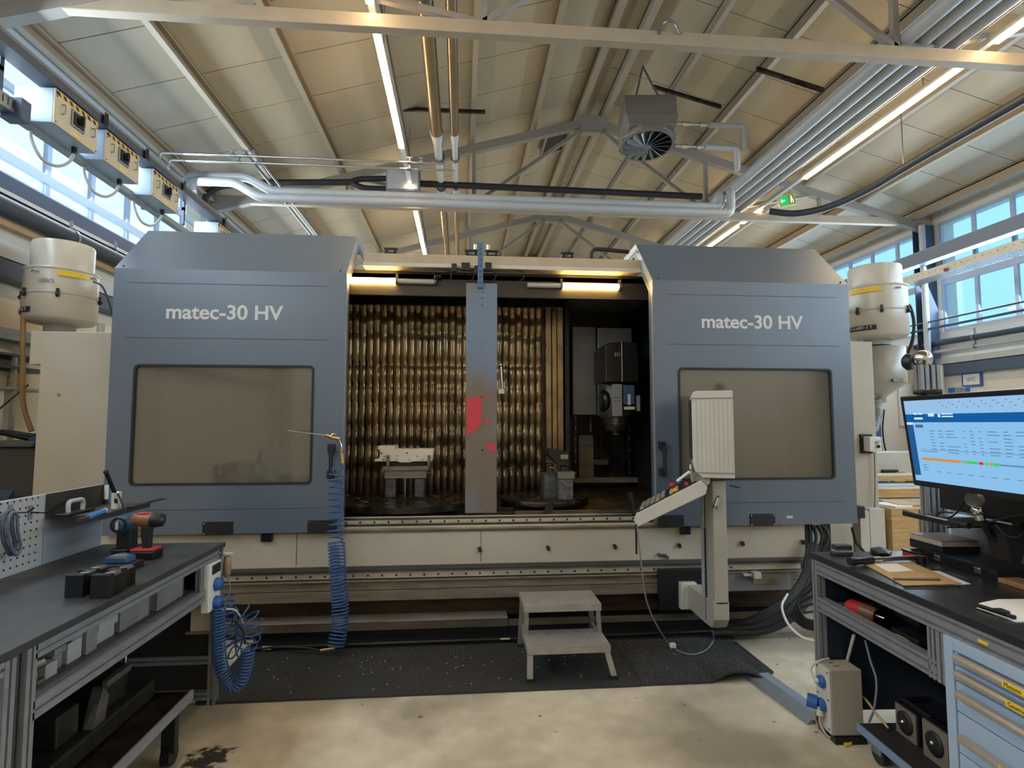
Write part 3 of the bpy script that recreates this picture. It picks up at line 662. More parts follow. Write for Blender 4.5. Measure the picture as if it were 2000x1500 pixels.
M().box((bx0, 4.66, -.0), (bx1, 4.8, .09)).obj('sump', BLACKM, mc); M().box((2.73, 4.6, .3), (2.93, 4.7, .81)).obj('cable_gap_shade', BLACK, mc)  # last black box paints in the shade of the gap behind the cables
m = M()
for px, py in ((937, 1073), (1070, 1070), (1200, 1067), (1326, 1065), (1449, 1061), (1567, 1058), (808, 1086)):
    c = W(px, py, Y=4.37)
    if px in (808,): continue
    k = M().prism([(c.x-.018+.0, c.z+.016), (c.x+.008, c.z+.018), (c.x+.016, c.z-.012), (c.x-.006, c.z-.02)], 'y', 4.345, 4.37); k.obj('panel_catch', BLACK, mc, bevel=.003)
m = M(); c = W(1293, 1085, Y=4.37)
m.box((c.x-.03, 4.36, c.z-.008), (c.x+.03, 4.37, c.z+.012)).cyl((c.x-.03, 4.34, c.z+.01), (c.x-.03, 4.36, c.z+.01), .014).cyl((c.x+.03, 4.34, c.z-.01), (c.x+.03, 4.36, c.z-.01), .014).obj('latch', GREYSTEEL, mc)
c = W(1475, 1122, Y=4.38)
M().box((c.x-.1, 4.36, c.z-.008), (c.x-.02, 4.4, c.z+.008)).box((c.x-.03, 4.34, c.z-.024), (c.x+.03, 4.4, c.z+.024)).obj('rail_stop', OFFW, mc, bevel=.003)
for px, sx in ((1440, 1), (1520, 1)): pass
M().box((1.98, 4.41, .445), (2.70, 4.62, .50)).obj('lower_cover', BEIGE, mc); M().box((1.98, 4.42, .28), (2.62, 4.62, .435)).obj('lower_cover', GREY, mc); M().box((2.30, 4.412, .33), (2.52, 4.42, .41)).obj('cover_plate', BEIGE2, mc)
# sill with the door track under the opening
sx0, sx1 = -1.02, 1.62
M().box((bx0+.1, 4.43, .83), (bx1-.1, 4.7, .90)).obj('door_sill', GREYSTEEL, mc, bevel=.003)
M().prism([(4.345, .812), (4.36, .79), (4.44, .79), (4.44, .825), (4.38, .825)], 'x', bx0+.2, bx1-.2).obj('sill_slope', BEIGE2, mc)
rail(4.385, .850, .026, sx0-.1, sx1+.05, 'door_track')
M().box((sx0-.1, 4.39, .895), (sx1, 4.46, .903)).obj('sill_lip', CHROME, mc)
# work floor
M().box((-1.25, 4.6, .86), (.42, 6.45, .93)).obj('work_floor', DKSTEEL, mc)
m = M(); y = 4.55
m.box((.42, 4.5, .86), (1.86, 5.95, .915))
while y < 5.9: m.prism([(y, .915), (y+.045, .940), (y+.09, .915)], 'x', .42, 1.86); y += .09
m.obj('telescopic_cover', mat('cover_steel', (150, 132, 102), .22, .9, (100, 86, 64), 6, .5, stretch=(.3, 1, 1)), mc)
# side and back enclosure
M().box((-2.66, 4.62, .3), (-1.33, 6.5, 2.78)).obj('side_enclosure', BEIGE, mc)
M().box((1.88, 4.62, .3), (3.30, 6.5, 2.78)).obj('side_enclosure', BEIGE, mc)
M().box((-2.66, 6.5, .3), (3.30, 6.58, 2.8)).obj('back_wall', BLACKM, mc)
M().box((-2.66, 4.72, 2.80), (3.30, 6.58, 2.84)).obj('added_roof_sheet', GREY, mc)  # unseen roof added to keep hall light out of the interior
M().box((1.80, 4.5, .9), (1.86, 6.5, 2.8)).obj('spindle_bay_side', BLACK, mc)
M().box((.99, 5.40, .93), (1.03, 6.5, 2.8)).obj('spindle_bay_side', BLACK, mc)
M().box((1.03, 6.2, .9), (1.80, 6.3, 2.8)).obj('spindle_bay_back', mat('bay_back', (84, 76, 66), .4, .4), mc)
# inner sheets seen through the door glass
def isheet(x0, x1, z0=.95, z1=2.2): M().box((x0, 4.44, z0), (x1, 4.46, z1)).obj('inner_sheet', PANELI, mc)
for a, b in ((-2.5, -2.30), (-2.285, -1.39)): isheet(a, b)
for a, b in ((-1.365, -1.33), (-1.31, -1.285)): M().box((a, 4.40, .95), (b, 4.46, 2.2)).obj('inner_post', BEIGE2, mc)
for a, b in ((1.62, 2.56), (2.575, 2.64), (2.65, 3.06)): isheet(a, b)
# beam across the opening
b0 = W(712, 510, Y=4.6)
M().box((-.80, 4.6, 2.865), (1.50, 4.72, 2.975)).obj('top_beam', mat('beam_beige', (190, 172, 146), .5, 0, (170, 152, 126), 5, .5), mc, bevel=.006)
M().box((-.80, 4.585, 2.865), (1.50, 4.60, 2.895)).obj('beam_lip', OFFW, mc)
M().box((-1.1, 4.72, 2.66), (1.80, 4.76, 2.865)).obj('light_shelf', mat('dark_shelf', (70, 62, 54), .45, .3), mc)
M().box((-1.1, 4.76, 2.80), (1.80, 5.4, 2.815)).obj('light_shelf_roof', mat('shelf_roof', (84, 74, 62), .4, .4), mc)
for px in (764, 921, 960, 1107):
    c = W(px, 493, Y=4.66); q = M(); q.box((c.x-.05, 4.62, 2.976), (c.x+.05, 4.70, 2.99)).box((c.x-.045, 4.62, 2.99), (c.x-.025, 4.68, 3.025)).box((c.x+.025, 4.62, 2.99), (c.x+.045, 4.68, 3.025)).box((c.x-.055, 4.64, 3.02), (c.x+.055, 4.66, 3.035)); q.obj('beam_clamp', BLACKM, mc)
    if px in (921, 960): M().cyl((c.x+.03*(1 if px == 921 else -1), 4.62, 3.03), (c.x+.03*(1 if px == 921 else -1), 4.62, 3.07), .014).obj('clamp_roller', CHROME, mc)
for px0, px1, py in ((882, 892, 516), (901, 918, 514), (926, 934, 520), (947, 960, 514)):
    a = W(px0, py, Y=4.58); b = W(px1, py+16, Y=4.58); M().box((a.x, 4.55, b.z), (b.x, 4.58, a.z)).obj('limit_switch', BLACK, mc, bevel=.004)
for px in (868, 912, 955, 1010): 
    a = W(px, 528, Y=4.6); o = M().tube(spline([a, a+Vector((.05, 0, -.02)), a+Vector((.05, 0, -.07)), a+Vector((.0, .02, -.09))], 5), .004, 6).obj('switch_cable', BLACK, mc)
m = spline([W(1155, 503, Y=4.8), W(1157, 492, Y=4.8), W(1170, 487, Y=4.8), W(1228, 492, Y=4.8)], 6)
M().tube(m, .018, 8).obj('roof_hose', RUBBER, mc)
# lamp tubes
for a, b, y0, y1, lit, k in ((683, 773, 540, 540, 1, 0), (777, 848, 540, 541, 0, 0), (1030, 1094, 545, 546, 0, 1), (1099, 1208, 549, 550, 1, 1)):
    p = W(a, y0, Y=4.70); q = W(b, y1, Y=4.70); z = 2.772 if k == 0 else 2.762; p.z = q.z = z
    M().cyl(p, q, .022 if not lit else .024, 14).obj('lamp_tube', LAMPM if lit else OFFL, mc)
    M().cyl(q, q+Vector((.02, 0, 0)), .028, 12).box((q.x-.0, 4.69, z), (q.x+.02, 4.72, z+.06)).obj('lamp_socket', GREYSTEEL, mc)
M().cyl(W(850, 540, Y=4.70), W(862, 540, Y=4.70), .03, 12).obj('lamp_socket', BLACKM, mc)
# bellows: every fold a lamella
def fold_mesh(sd, w):
    rnd = random.Random(sd); vs = []; fs = []; nz = 46; cs = [(-.5, .004), (-.42, -.010), (0, -.017), (.42, -.010), (.47, .0), (.5, .014)]
    dents = [2.62, 2.44, 2.16, 1.98, 1.79, 1.58, 1.38, 1.18]; dents = [d+rnd.uniform(-.025, .025) for d in dents]; amp = [rnd.uniform(.5, 1.3) for d in dents]
    for i in range(nz+1):
        z = .93+(2.76-.93)*i/nz; dp = sum(a*math.exp(-((z-d)/.03)**2) for a, d in zip(amp, dents)); dp = min(dp, 1)
        wob = .002*math.sin(z*9+sd)
        for (u, yq) in cs: vs.append((u*w*(1-.34*dp*(abs(u) > .4))+wob, yq*(1-1.2*dp)+.024*dp, z))
    n = len(cs)
    for i in range(nz):
        for k in range(n-1): fs.append((i*n+k, i*n+k+1, (i+1)*n+k+1, (i+1)*n+k))
    me = bpy.data.meshes.new('fold'); me.from_pydata(vs, [], fs); me.materials.append(BELLOWM); me.polygons.foreach_set('use_smooth', [True]*len(fs)); return me
pw = .0635; meshes = [fold_mesh(k, pw) for k in range(6)]
x = -1.30
bel = []
while x < .78:
    o = bpy.data.objects.new('bellows_fold', random.choice(meshes)); COL.objects.link(o); o.parent = mc
    o.matrix_local = WM[mc.name].inverted() @ Matrix.Translation((x, 5.36, 0)); x += pw
M().box((-1.33, 5.40, .93), (.80, 5.42, 2.78)).obj('bellows_backing', DKSTEEL, mc)
for a, b, y in ((.795, .85, 5.345), (.855, .90, 5.33), (.905, .965, 5.35)): M().box((a, y, .93), (b, 5.42, 2.72)).obj('bellows_end_panel', BELLOWM, mc, bevel=.006)
M().box((-1.33, 5.30, 2.70), (.98, 5.42, 2.80)).obj('bellows_head', DKSTEEL, mc)
# partition plate
M().box((.030, 4.42, .915), (.272, 4.435, 2.70)).obj('partition_plate', mat('stained_partition_paint', (112, 128, 150), .4, .1, (118, 104, 92), 1.3, .5, .05, 80, stretch=(1, 1, .7), sharp=(.40, .56)), mc, bevel=.002)
M().box((.118, 4.40, 2.66), (.160, 4.418, 3.02)).obj('partition_hanger', mat('hanger_blue', (84, 112, 150), .4, .3), mc)
m = M()
for px, py in ((942, 571), (942, 583), (942, 596), (941, 672), (941, 775), (940, 985), (942, 879)): c = W(px, py, Y=4.418); m.cyl(c, c-Vector((0, .003, 0)), .005 if py != 879 else .008, 8, smooth=False)
for k in range(7): m.cyl((.139, 4.40, 2.70+k*.045), (.139, 4.397, 2.70+k*.045), .006, 8, smooth=False)
m.obj('plate_hole', BLACK, mc, kind='stuff')
# worn red paint patches on the plate
def blob(pxs, y, seed=0):
    q = [W(px, py, Y=y) for px, py in pxs]; M().prism([(a.x, a.z) for a in q], 'y', y-.001, y+.001).obj('red_paint_patch', REDW, mc)
blob([(911, 779), (917, 775), (921, 781), (930, 774), (936, 773), (940, 779), (942, 792), (939, 806), (941, 822), (936, 835), (926, 842), (917, 845), (911, 850)], 4.418)
blob([(944, 772), (950, 767), (953, 771), (947, 777)], 4.418); blob([(951, 818), (955, 815), (956, 826), (951, 831), (948, 824)], 4.418)
blob([(949, 867), (955, 864), (960, 869), (968, 868), (969, 880), (961, 882), (953, 876)], 4.418)
# pallets
pal = M().cyl((-.46, 4.98, .93), (-.46, 4.98, .975), .66, 48).obj('pallet', DKSTEEL, mc, bevel=.004)
def palhole(cx, cy, r, z, n1, par):
    m = M()
    for ring_r, k in n1:
        for i in range(k):
            a = 2*math.pi*i/k+.2*ring_r; m.lathe([(r, 0), (r, .003), (r*.72, .003), (r*.72, .001)], (cx+ring_r*math.cos(a), cy+ring_r*math.sin(a), z), (0, 0, 1), 12, smooth=False)
    m.obj('clamping_ring', mat('ring_steel', (110, 98, 84), .25, .9), par, kind='stuff')
palhole(-.46, 4.98, .05, .975, [(.24, 6), (.42, 10), (.58, 14)], pal)
pal2 = M().lathe([(.30, 0), (.36, .02), (.375, .045), (.375, .06), (.36, .065)], (.69, 4.80, .925), (0, 0, 1), 48).obj('pallet', DKSTEEL, mc)
palhole(.69, 4.80, .045, .99, [(.14, 3), (.28, 9)], pal2)
c = W(1072, 992, Y=4.44); M().cyl((c.x, 4.42, .945), (c.x, 4.47, .945), .035).obj('pallet_stop', BLACKM, mc)
# spindle bay
def bx(n, px0, py0, px1, py1, y, d, m, bev=.004, par=mc):
    a = W(px0, py0, Y=y); b = W(px1, py1, Y=y); return M().box((a.x, y, b.z), (b.x, y+d, a.z)).obj(n, m, par, bevel=bev)
bx('column_cover', 1118, 638, 1165, 810, 5.6, .4, mat('spindle_grey', (138, 140, 142), .4, .2, (112, 110, 106), 3, .5))
bx('column_cover', 1167, 640, 1236, 812, 5.58, .4, mat('spindle_grey_light', (172, 174, 178), .4, .2, (140, 140, 140), 3, .5))
for px in (1124, 1229):
    a = W(px-3, 812, Y=5.8); b = W(px+3, 933, Y=5.8)
    r = M().box((a.x, 5.8, b.z), (b.x, 5.86, a.z)).obj('column_guide', DKSTEEL, mc); m = M(); z = b.z+.05
    while z < a.z: m.cyl(((a.x+b.x)/2, 5.796, z), ((a.x+b.x)/2, 5.80, z), .011, 8); z += .115
    m.obj('guide_bolt', GREYSTEEL, r, kind='stuff')
bx('column_sheet', 1130, 850, 1160, 933, 5.9, .05, BEIGE2); bx('column_sheet', 1162, 846, 1192, 904, 5.88, .05, DKSTEEL); bx('column_sheet', 1190, 846, 1222, 933, 5.9, .05, DKSTEEL)
bx('sheet_foot', 1161, 898, 1188, 908, 5.84, .06, GREYSTEEL); bx('feed_screw', 1172, 828, 1174, 896, 5.84, .02, BLACK, 0); bx('feed_screw', 1152, 812, 1155, 843, 5.7, .02, CHROME, 0)
hd = M(); a = W(1182, 676, Y=5.05); b = W(1212, 746, Y=5.05); e = W(1240, 668, Y=5.05)
hd.prism([(a.x, b.z), (a.x, a.z), (a.x+.03, a.z+.03), (b.x, e.z), (e.x+.02, e.z), (e.x+.03, b.z)], 'y', 5.05, 5.5)
hd.obj('spindle_head', mat('head_brown', (70, 56, 44), .35, .5, (40, 34, 30), 6, .5), mc, bevel=.01)
bx('head_side', 1217, 669, 1240, 745, 5.04, .01, BLACKM, 0)
bx('head_edge', 1214, 668, 1216, 745, 5.035, .01, OFFW, 0); bx('head_window', 1201, 688, 1212, 697, 5.035, .01, GREYSTEEL)
hb = M(); c = W(1218, 790, Y=5.08)
hb.lathe([(.14, 0), (.16, .02), (.16, .30), (.13, .34)], (c.x-.02, 5.28, c.z-.12), (0, 0, 1), 28); hb.obj('spindle_motor', mat('motor_dark', (84, 80, 74), .4, .4), mc)
bx('nameplate', 1196, 750, 1216, 813, 5.05, .02, mat('plate_grey', (150, 152, 152), .4, .3)); bx('nameplate', 1218, 752, 1240, 790, 5.045, .02, mat('plate_blue', (60, 84, 120), .4))
bx('label_strip', 1226, 770, 1232, 791, 5.04, .01, OFFW, 0); bx('label_strip', 1219, 794, 1240, 800, 5.04, .01, OFFW, 0)
bx('nameplate', 1243, 772, 1251, 803, 5.06, .02, GREY); bx('label_text', 1199, 776, 1214, 777, 5.047, .005, BLACK, 0); bx('label_text', 1199, 783, 1212, 784, 5.047, .005, BLACK, 0)
M().lathe([(.04, -.16), (.045, -.12), (.09, -.12), (.11, -.05), (.13, 0), (.14, .03)], (c.x-.02, 5.28, c.z-.12), (0, 0, 1), 28).obj('spindle_nose', GREYSTEEL, mc)
M().lathe([(.09, 0), (.12, .03), (.12, .07), (.08, .09)], W(1190, 783, Y=5.25), (-1, 0, 0), 24).obj('swivel_joint', DKSTEEL, mc)
bx('chip_tray', 1110, 934, 1262, 942, 5.75, .1, BEIGE2, 0)
# tall sensor pipe right of the partition
a = W(978, 713, Y=4.9); b = W(981, 760, Y=4.9); M().cyl(a, b, .01).box((a.x-.02, 4.88, b.z-.04), (a.x+.03, 4.92, b.z)).ball(tuple(a), .018).obj('sensor_rod', CHROME, mc)

# ---------------------------------------------------------------- sliding doors
def door(x0, x1, hole, side, logo, grooves, covers, hpx):
    d = M(); d.sheet([(x0, .812), (x1, .812), (x1, 2.725), (x0, 2.725)], [rrect(hole[0], hole[1], hole[2], hole[3], .03)], 'y', DY, DY+.03)
    dd = d.obj('sliding_door', BLUE, mc, fix=True)
    s = M(); th = .03
    s.prism([(DY, 2.725), (4.715, 3.144), (5.08, 3.125), (5.08, 3.095), (4.725, 3.105), (DY+.03, 2.715)], 'x', x0, x1); s.obj('door_hood', BLUE, dd)
    # flanges on both edges
    for xa, xb, dep in ((x0, x0+.012, .11), (x1-.012, x1, .11)):
        M().prism([(DY+.03, .812), (DY+dep, .812), (DY+dep, 2.66), (4.78, 3.05), (5.08, 3.05), (5.08, 3.10), (4.73, 3.105), (DY+.03, 2.71)], 'x', xa, xb).obj('door_flange', BLUE, dd)
    xi = x1 if side < 0 else x0-.004
    M().prism([(DY, 2.70), (DY, 2.725), (4.715, 3.144), (5.08, 3.125), (5.08, 3.07), (4.735, 3.08), (DY+.045, 2.68)], 'x', xi, xi+.004).prism([(DY+.01, .84), (DY+.045, .84), (DY+.045, 2.69), (DY+.01, 2.70)], 'x', xi, xi+.004).obj('door_edge', mat('edge_trim', (176, 186, 198), .3, .5), dd)
    # gasket and pane
    g = M(); g.sheet(rrect(hole[0]-.006, hole[1]-.006, hole[2]+.006, hole[3]+.006, .035), [rrect(hole[0]+.010, hole[1]+.010, hole[2]-.010, hole[3]-.010, .026)], 'y', DY-.005, DY+.02); g.obj('window_gasket', RUBBER, dd, fix=True)
    p = M(); p.prism(rrect(hole[0]+.002, hole[1]+.002, hole[2]-.002, hole[3]-.002, .03), 'y', DY+.012, DY+.018); p.obj('window_glass', GLASSD, dd)
    for a, b, z in grooves: M().box((a, DY-.0015, z-.002), (b, DY, z+.002)).obj('fold_groove', mat('groove_dark', (56, 66, 84), .5), dd)
    for a, b, za, zb in covers:
        M().box((a, DY-.006, za), (b, DY, zb)).obj('cover_plate', BLACK, dd, bevel=.002); m = M()
        for xx in (a+.012, b-.012):
            for zz in (za+.012, zb-.012): m.cyl((xx, DY-.008, zz), (xx, DY-.005, zz), .005, 8)
        m.obj('cover_screw', CHROME, dd, kind='stuff')
    text('matec-30 HV', logo[2], (logo[0], DY-.001, logo[1]), FACE_NY, LETTER, dd, ext=.0012, off=.0032, sx=logo[3])
    hx, z0, z1 = hpx
    for zz in (z0, z1):
        M().box((hx-.025, DY-.05, zz-.03), (hx+.025, DY, zz+.03)).obj('handle_bracket', BLACK, dd, bevel=.006)
    M().tube([(hx+.005, DY-.06, z0), (hx+.005, DY-.06, z1)], .014, 12).lathe([(.018, 0), (.018, .03)], (hx+.005, DY-.06, z1-.05), (0, 0, 1), 12).obj('door_handle', BLACK, dd)
    m = M()
    for xx in (x0+.05, x1-.05): m.ball((xx, DY+.02, 2.745), .008, 8)
    m.obj('hood_screw', DKSTEEL, dd, kind='stuff')
    return dd
door(-2.515, -.868, (-2.345, 1.163, -1.092, 2.02), -1, (-2.150, 2.362, .148, 1.035), [(-2.42, -1.0, 2.62), (-2.43, -1.0, 2.218), (-2.24, -1.0, .985)],
     [(-1.837, -1.626, .803, .899), (-1.108, -.899, .803, .899)], (-.945, 1.23, 1.42))
door(1.492, 3.118, (1.686, 1.165, 2.943, 2.03), 1, (1.876, 2.354, .148, 1.055), [(1.606, 3.01, 2.615), (1.60, 3.02, 2.219), (1.95, 3.02, .985)],
     [(1.5, 1.704, .803, .897), (2.231, 2.436, .803, .899)], (1.535, 1.23, 1.43))
M().box((-1.445, 4.33, .742), (-1.365, 4.37, .80)).obj('door_roller', BLACKM, mc, bevel=.006); M().box((1.692, 4.33, .742), (1.772, 4.37, .80)).obj('door_roller', BLACKM, mc, bevel=.006)
M().box((2.53, DY-.003, .86), (2.58, DY, .88)).obj('small_sticker', OFFW, mc)
# side cabinets of the machine, with mist collectors on top
cl = M(); a = W(60, 648, Y=4.6); b = W(57, 712, Y=4.6); c = W(84, 712, Y=4.6)
cl.prism([(-3.2, .3), (-2.66, .3), (-2.66, 2.30), (a.x, 2.30), (a.x, c.z), (-3.19, c.z)], 'y', 4.6, 5.7); cl.obj('side_cabinet', BEIGE, mc, bevel=.006)
M().lathe([(.012, 0), (.012, .006)], W(115, 771, Y=4.6), (0, -1, 0), 12).obj('cabinet_lock', GREY, mc)
M().box((3.30, 4.8, .32), (3.69, 6.0, 2.335)).obj('side_cabinet', BEIGE, mc, bevel=.006)
M().box((3.36, 4.6, .3), (3.44, 4.7, .86)).obj('lower_post', OFFW, mc); M().box((3.33, 4.59, .80), (3.40, 4.68, .90)).obj('black_joint', BLACK, mc, bevel=.005)
M().box((2.95, 4.75, .35), (3.30, 5.2, .80)).box((3.52, 4.7, .4), (3.66, 4.8, .86)).obj('lower_cabinet', OFFW, mc, bevel=.004)
t = thing('button_box', 'small white push-button box on the side of the machine beside the monitor', 'switch', W(1708, 866, Y=4.7))
a = W(1698, 853, Y=4.7); b = W(1722, 882, Y=4.7); M().box((a.x, 4.7, b.z), (b.x, 4.78, a.z)).obj('housing', WHITE, t, bevel=.006)
M().box((a.x-.02, 4.78, b.z-.02), (b.x-.02, 4.80, a.z+.02)).obj('back_plate', BLACK, t)
M().cyl(W(1716, 863, Y=4.7), W(1716, 863, Y=4.68), .014).obj('white_button', WHITE, t); M().cyl(W(1716, 872, Y=4.7), W(1716, 872, Y=4.68), .014).obj('black_button', BLACK, t)
o = M().tube(spline([W(1708, 884, Y=4.77), W(1709, 940, Y=4.77), W(1708, 1000, Y=4.77), W(1705, 1060, Y=4.77)], 6), .006, 6).obj('power_cable', GREY); tag(o, 'thin grey cable hanging from the push-button box', 'cable')

def collector(cx, cy, r, lab, zt, z1, z0, labpx, yel, neck):
    t = thing('mist_collector', lab, 'filter', (cx, cy, neck), 'mist collectors on the machine sides')
    DM = mat('collector_enamel', (200, 196, 186), .35, .1, (188, 182, 170), 3, .6)
    M().lathe([(r*.83, z1), (r*.84, zt-.02), (r*.81, zt)], (cx, cy, 0), (0, 0, 1), 40).obj('top_drum', DM, t)
    M().lathe([(r*.97, z1-.02), (r, z1-.01), (r, z1), (r*.83, z1+.012)], (cx, cy, 0), (0, 0, 1), 40).obj('drum_flange', DM, t)
    zm = (z1+z0)/2
    M().lathe([(r*.97, zm), (r*.97, z1-.02)], (cx, cy, 0), (0, 0, 1), 40).obj('upper_drum', DM, t)
    M().lathe([(r*.99, zm-.008), (r*1.01, zm), (r*.99, zm+.008)], (cx, cy, 0), (0, 0, 1), 40).obj('clamp_ring', LGREY, t)
    M().lathe([(r*.55, z0-.03), (r*.9, z0-.01), (r*.98, z0+.02), (r*.98, zm-.008)], (cx, cy, 0), (0, 0, 1), 40).obj('lower_drum', DM, t)
    for a in (-118, -62, 20, 130, 200):
        dx, dy = math.cos(R(a)), math.sin(R(a)); M().cyl((cx+dx*(r+.006), cy+dy*(r+.006), zm-.04), (cx+dx*(r+.006), cy+dy*(r+.006), zm+.03), .012, 8).ball((cx+dx*(r+.012), cy+dy*(r+.012), zm-.02), .018, 8).obj('latch', BLACK, t)
    for a in ((-98, -6, 80, 170) if cx < 0 else (-203, -86, 10, 100)):
        dx, dy = math.cos(R(a)), math.sin(R(a)); M().tube([(cx+dx*r-.03*dy, cy+dy*r+.03*dx, z1-.05), (cx+dx*(r+.02), cy+dy*(r+.02), z1-.045), (cx+dx*r+.03*dy, cy+dy*r-.03*dx, z1-.05)], .006, 6).obj('lifting_handle', GALV, t)
    def band(a0, a1, za, zb, m, nm, n=8):
        q = M(); vs = []; fs = []
        for k in range(n+1):
            a = R(a0+(a1-a0)*k/n); 
            for rr in (r+.001, r+.004):
                for z in (za, zb): vs.append((cx+rr*math.cos(a), cy+rr*math.sin(a), z))
        for k in range(n): o = 4*k; fs += [(o+2, o+6, o+7, o+3), (o, o+1, o+5, o+4), (o+1, o+3, o+7, o+5), (o, o+4, o+6, o+2)]
        q.add(vs, fs); return q.obj(nm, m, t)
    band(yel[0], yel[1], z1-.075, z1-.03, YELLOW, 'warning_sticker')
    lb = band(labpx[0], labpx[1], z0+.042, z0+.088, BLACK, 'name_plate')
    st = 'CLEANMIST'; a = labpx[0]+labpx[2]
    for ch in st:
        w_ = (6.6 if ch != 'I' else 4.4); an = R(a+w_/2); big = ch in 'CM' and (a < labpx[0]+labpx[2]+3 or ch == 'M')
        sz = .042 if big else .035
        text(ch, sz, (cx+(r+.009)*math.cos(an), cy+(r+.009)*math.sin(an), z0+.054), eul(90, 0, a+w_/2+90), LETTER, t, align='CENTER', off=.0006); a += w_
    M().lathe([(r*.42, neck), (r*.42, z0), (r*.5, z0)], (cx, cy, 0), (0, 0, 1), 24).obj('neck', LGREY, t)
    return t, band
tL, bandL = collector(-3.465, 5.2, .27, 'grey-white dust drum mist collector by the wall with the switch cabinets', 3.145, 2.90, 2.47, (-168, -104, 2), (-63, -14), 2.30)
text('300/3', .05, (-3.465+.276*math.cos(R(-92)), 5.2+.276*math.sin(R(-92)), 2.76), eul(90, 0, 12), GREY, tL)
M().cyl((-3.16, 5.25, 2.3), (-3.16, 5.25, 2.47), .03).obj('drain_pipe', LGREY, tL)
tR, bandR = collector(4.05, 5.2, .275, 'grey-white mist collector drum standing behind the monitor side of the machine', 3.13, 2.92, 2.44, (-194, -128, 3), (-175, -117), 2.36)
M().lathe([(.17, 2.35), (.225, 2.34), (.225, 2.0), (.22, 1.985), (.05, 1.86), (.05, 1.80)], (4.10, 5.25, 0), (0, 0, 1), 36).obj('hopper', mat('hopper_grey', (176, 174, 166), .4, .2, (160, 158, 150), 3, .6), tR)
M().box((3.66, 5.1, 2.1), (3.9, 5.3, 2.2)).obj('wall_bracket', GREYSTEEL, tR); M().box((4.04, 5.0, 1.99), (4.14, 5.03, 2.02)).box((3.9, 5.2, 2.0), (4.33, 5.3, 2.012)).obj('hopper_clamp', GREYSTEEL, tR)
hp = spline([W(1713, 778, Y=5.2), W(1716, 800, Y=5.2), W(1712, 822, Y=5.1), W(1706, 845, Y=5.0)], 6)
M().tube(hp, .03, 12).obj('drain_hose', GREYSTEEL, tR)
m = M()
for k in range(1, len(hp)-1): d = (hp[k+1]-hp[k-1]).normalized(); m.lathe([(.036, -.006), (.036, .006)], hp[k], d, 14)
m.obj('hose_rib', LGREY, tR, kind='stuff')
o = M().tube(spline([W(1767, 592, Y=5.15), W(1778, 600, Y=5.15), W(1785, 630, Y=5.15), W(1782, 665, Y=5.15), W(1772, 690, Y=5.2)], 6), .016, 8).obj('signal_cable', BLACK); tag(o, 'black cable curving down the side of the mist collector behind the monitor', 'cable')
o = M().tube(spline([W(56, 550, Y=5.05), W(47, 560, Y=5.05), W(45, 640, Y=5.0), W(44, 760, Y=5.0), W(48, 800, Y=5.0), W(62, 842, Y=5.0)], 8), .02, 10).obj('brown_hose', mat('tan_hose', (160, 128, 88), .45)); tag(o, 'long tan hose hanging from the dust drum beside the switch cabinet wall', 'hose')
o = M().tube(spline([W(64, 862, Y=4.9), W(50, 885, Y=4.9), W(48, 915, Y=4.9), W(56, 950, Y=4.9), W(60, 975, Y=4.9)], 8), .018, 10).obj('brown_hose', mat('tan_hose_b', (168, 136, 96), .45)); tag(o, 'short tan hose looping below the long one by the cream cabinet', 'hose')
o = M().tube(spline([W(183, 550, Y=5.1), W(200, 560, Y=5.1), W(213, 590, Y=5.1), W(222, 625, Y=5.1)], 6), .008, 8).obj('signal_cable', BLACK); tag(o, 'thin black cable arching from the dust drum to the blue door', 'cable')
M().tube(spline([W(1770, 692, Y=5.3), W(1774, 700, Y=5.3), W(1790, 692, Y=5.3)], 4), .02, 8).obj('drum_fitting', BLACKM, tR)

# ---------------------------------------------------------------- fixtures on the pallets
t = thing('clamping_fixture', 'steel clamping tower on the pallet under the white workpiece', 'fixture', (-.46, 4.9, .975))
def bxt(n, px0, py0, px1, py1, y, d, m, par, bev=.003):
    a = W(px0, py0, Y=y); b = W(px1, py1, Y=y); return M().box((a.x, y, b.z), (b.x, y+d, a.z)).obj(n, m, par, bevel=bev)
ANG = mat('mottled_grey_casting', (118, 120, 122), .45, .4, (60, 60, 60), 30, .5)
for p0, p1 in ((752, 773), (810, 829)):
    a = W(p0, 934, Y=4.86); b = W(p1, 934, Y=4.86); M().box((a.x, 4.86, .985), (b.x, 5.05, a.z)).obj('angle_block', ANG, t, bevel=.006)
bxt('support_plate', 751, 920, 833, 934, 4.84, .26, GREYSTEEL, t); bxt('clamping_plate', 747, 911, 837, 919, 4.83, .28, BEIGE2, t); bxt('vice_bar', 752, 903, 838, 911, 4.87, .2, DKSTEEL, t)
a = W(790, 934, Y=4.85); b = W(793, 934, Y=4.85); M().box((a.x, 4.85, .985), (b.x, 4.87, a.z)).obj('tie_rod', GREYSTEEL, t)
a = W(749, 970, Y=4.8); b = W(834, 975, Y=4.8); M().box((a.x, 4.8, .975), (b.x, 5.08, .99)).obj('base_plate', DKSTEEL, t)
for p in (758, 838): bxt('clamp_jaw', p-3, 889, p+2, 911, 4.79, .03, GREYSTEEL, t)
M().cyl(W(834, 923, Y=4.86), W(844, 924, Y=4.86), .005).obj('clamp_screw', GREYSTEEL, t)
t = thing('workpiece', 'white drilled workpiece clamped on the steel tower', 'workpiece', W(792, 903, Y=4.9))
a = W(742, 877, Y=4.84); b = W(846, 901, Y=4.84)
q = [W(741, 877, Y=4.84), W(847, 877, Y=4.84), W(844, 901, Y=4.84), W(808, 901, Y=4.84), W(801, 903, Y=4.84), W(782, 903, Y=4.84), W(776, 901, Y=4.84), W(732, 901, Y=4.84), W(732, 897, Y=4.84), W(741, 896, Y=4.84), W(743, 884, Y=4.84)]
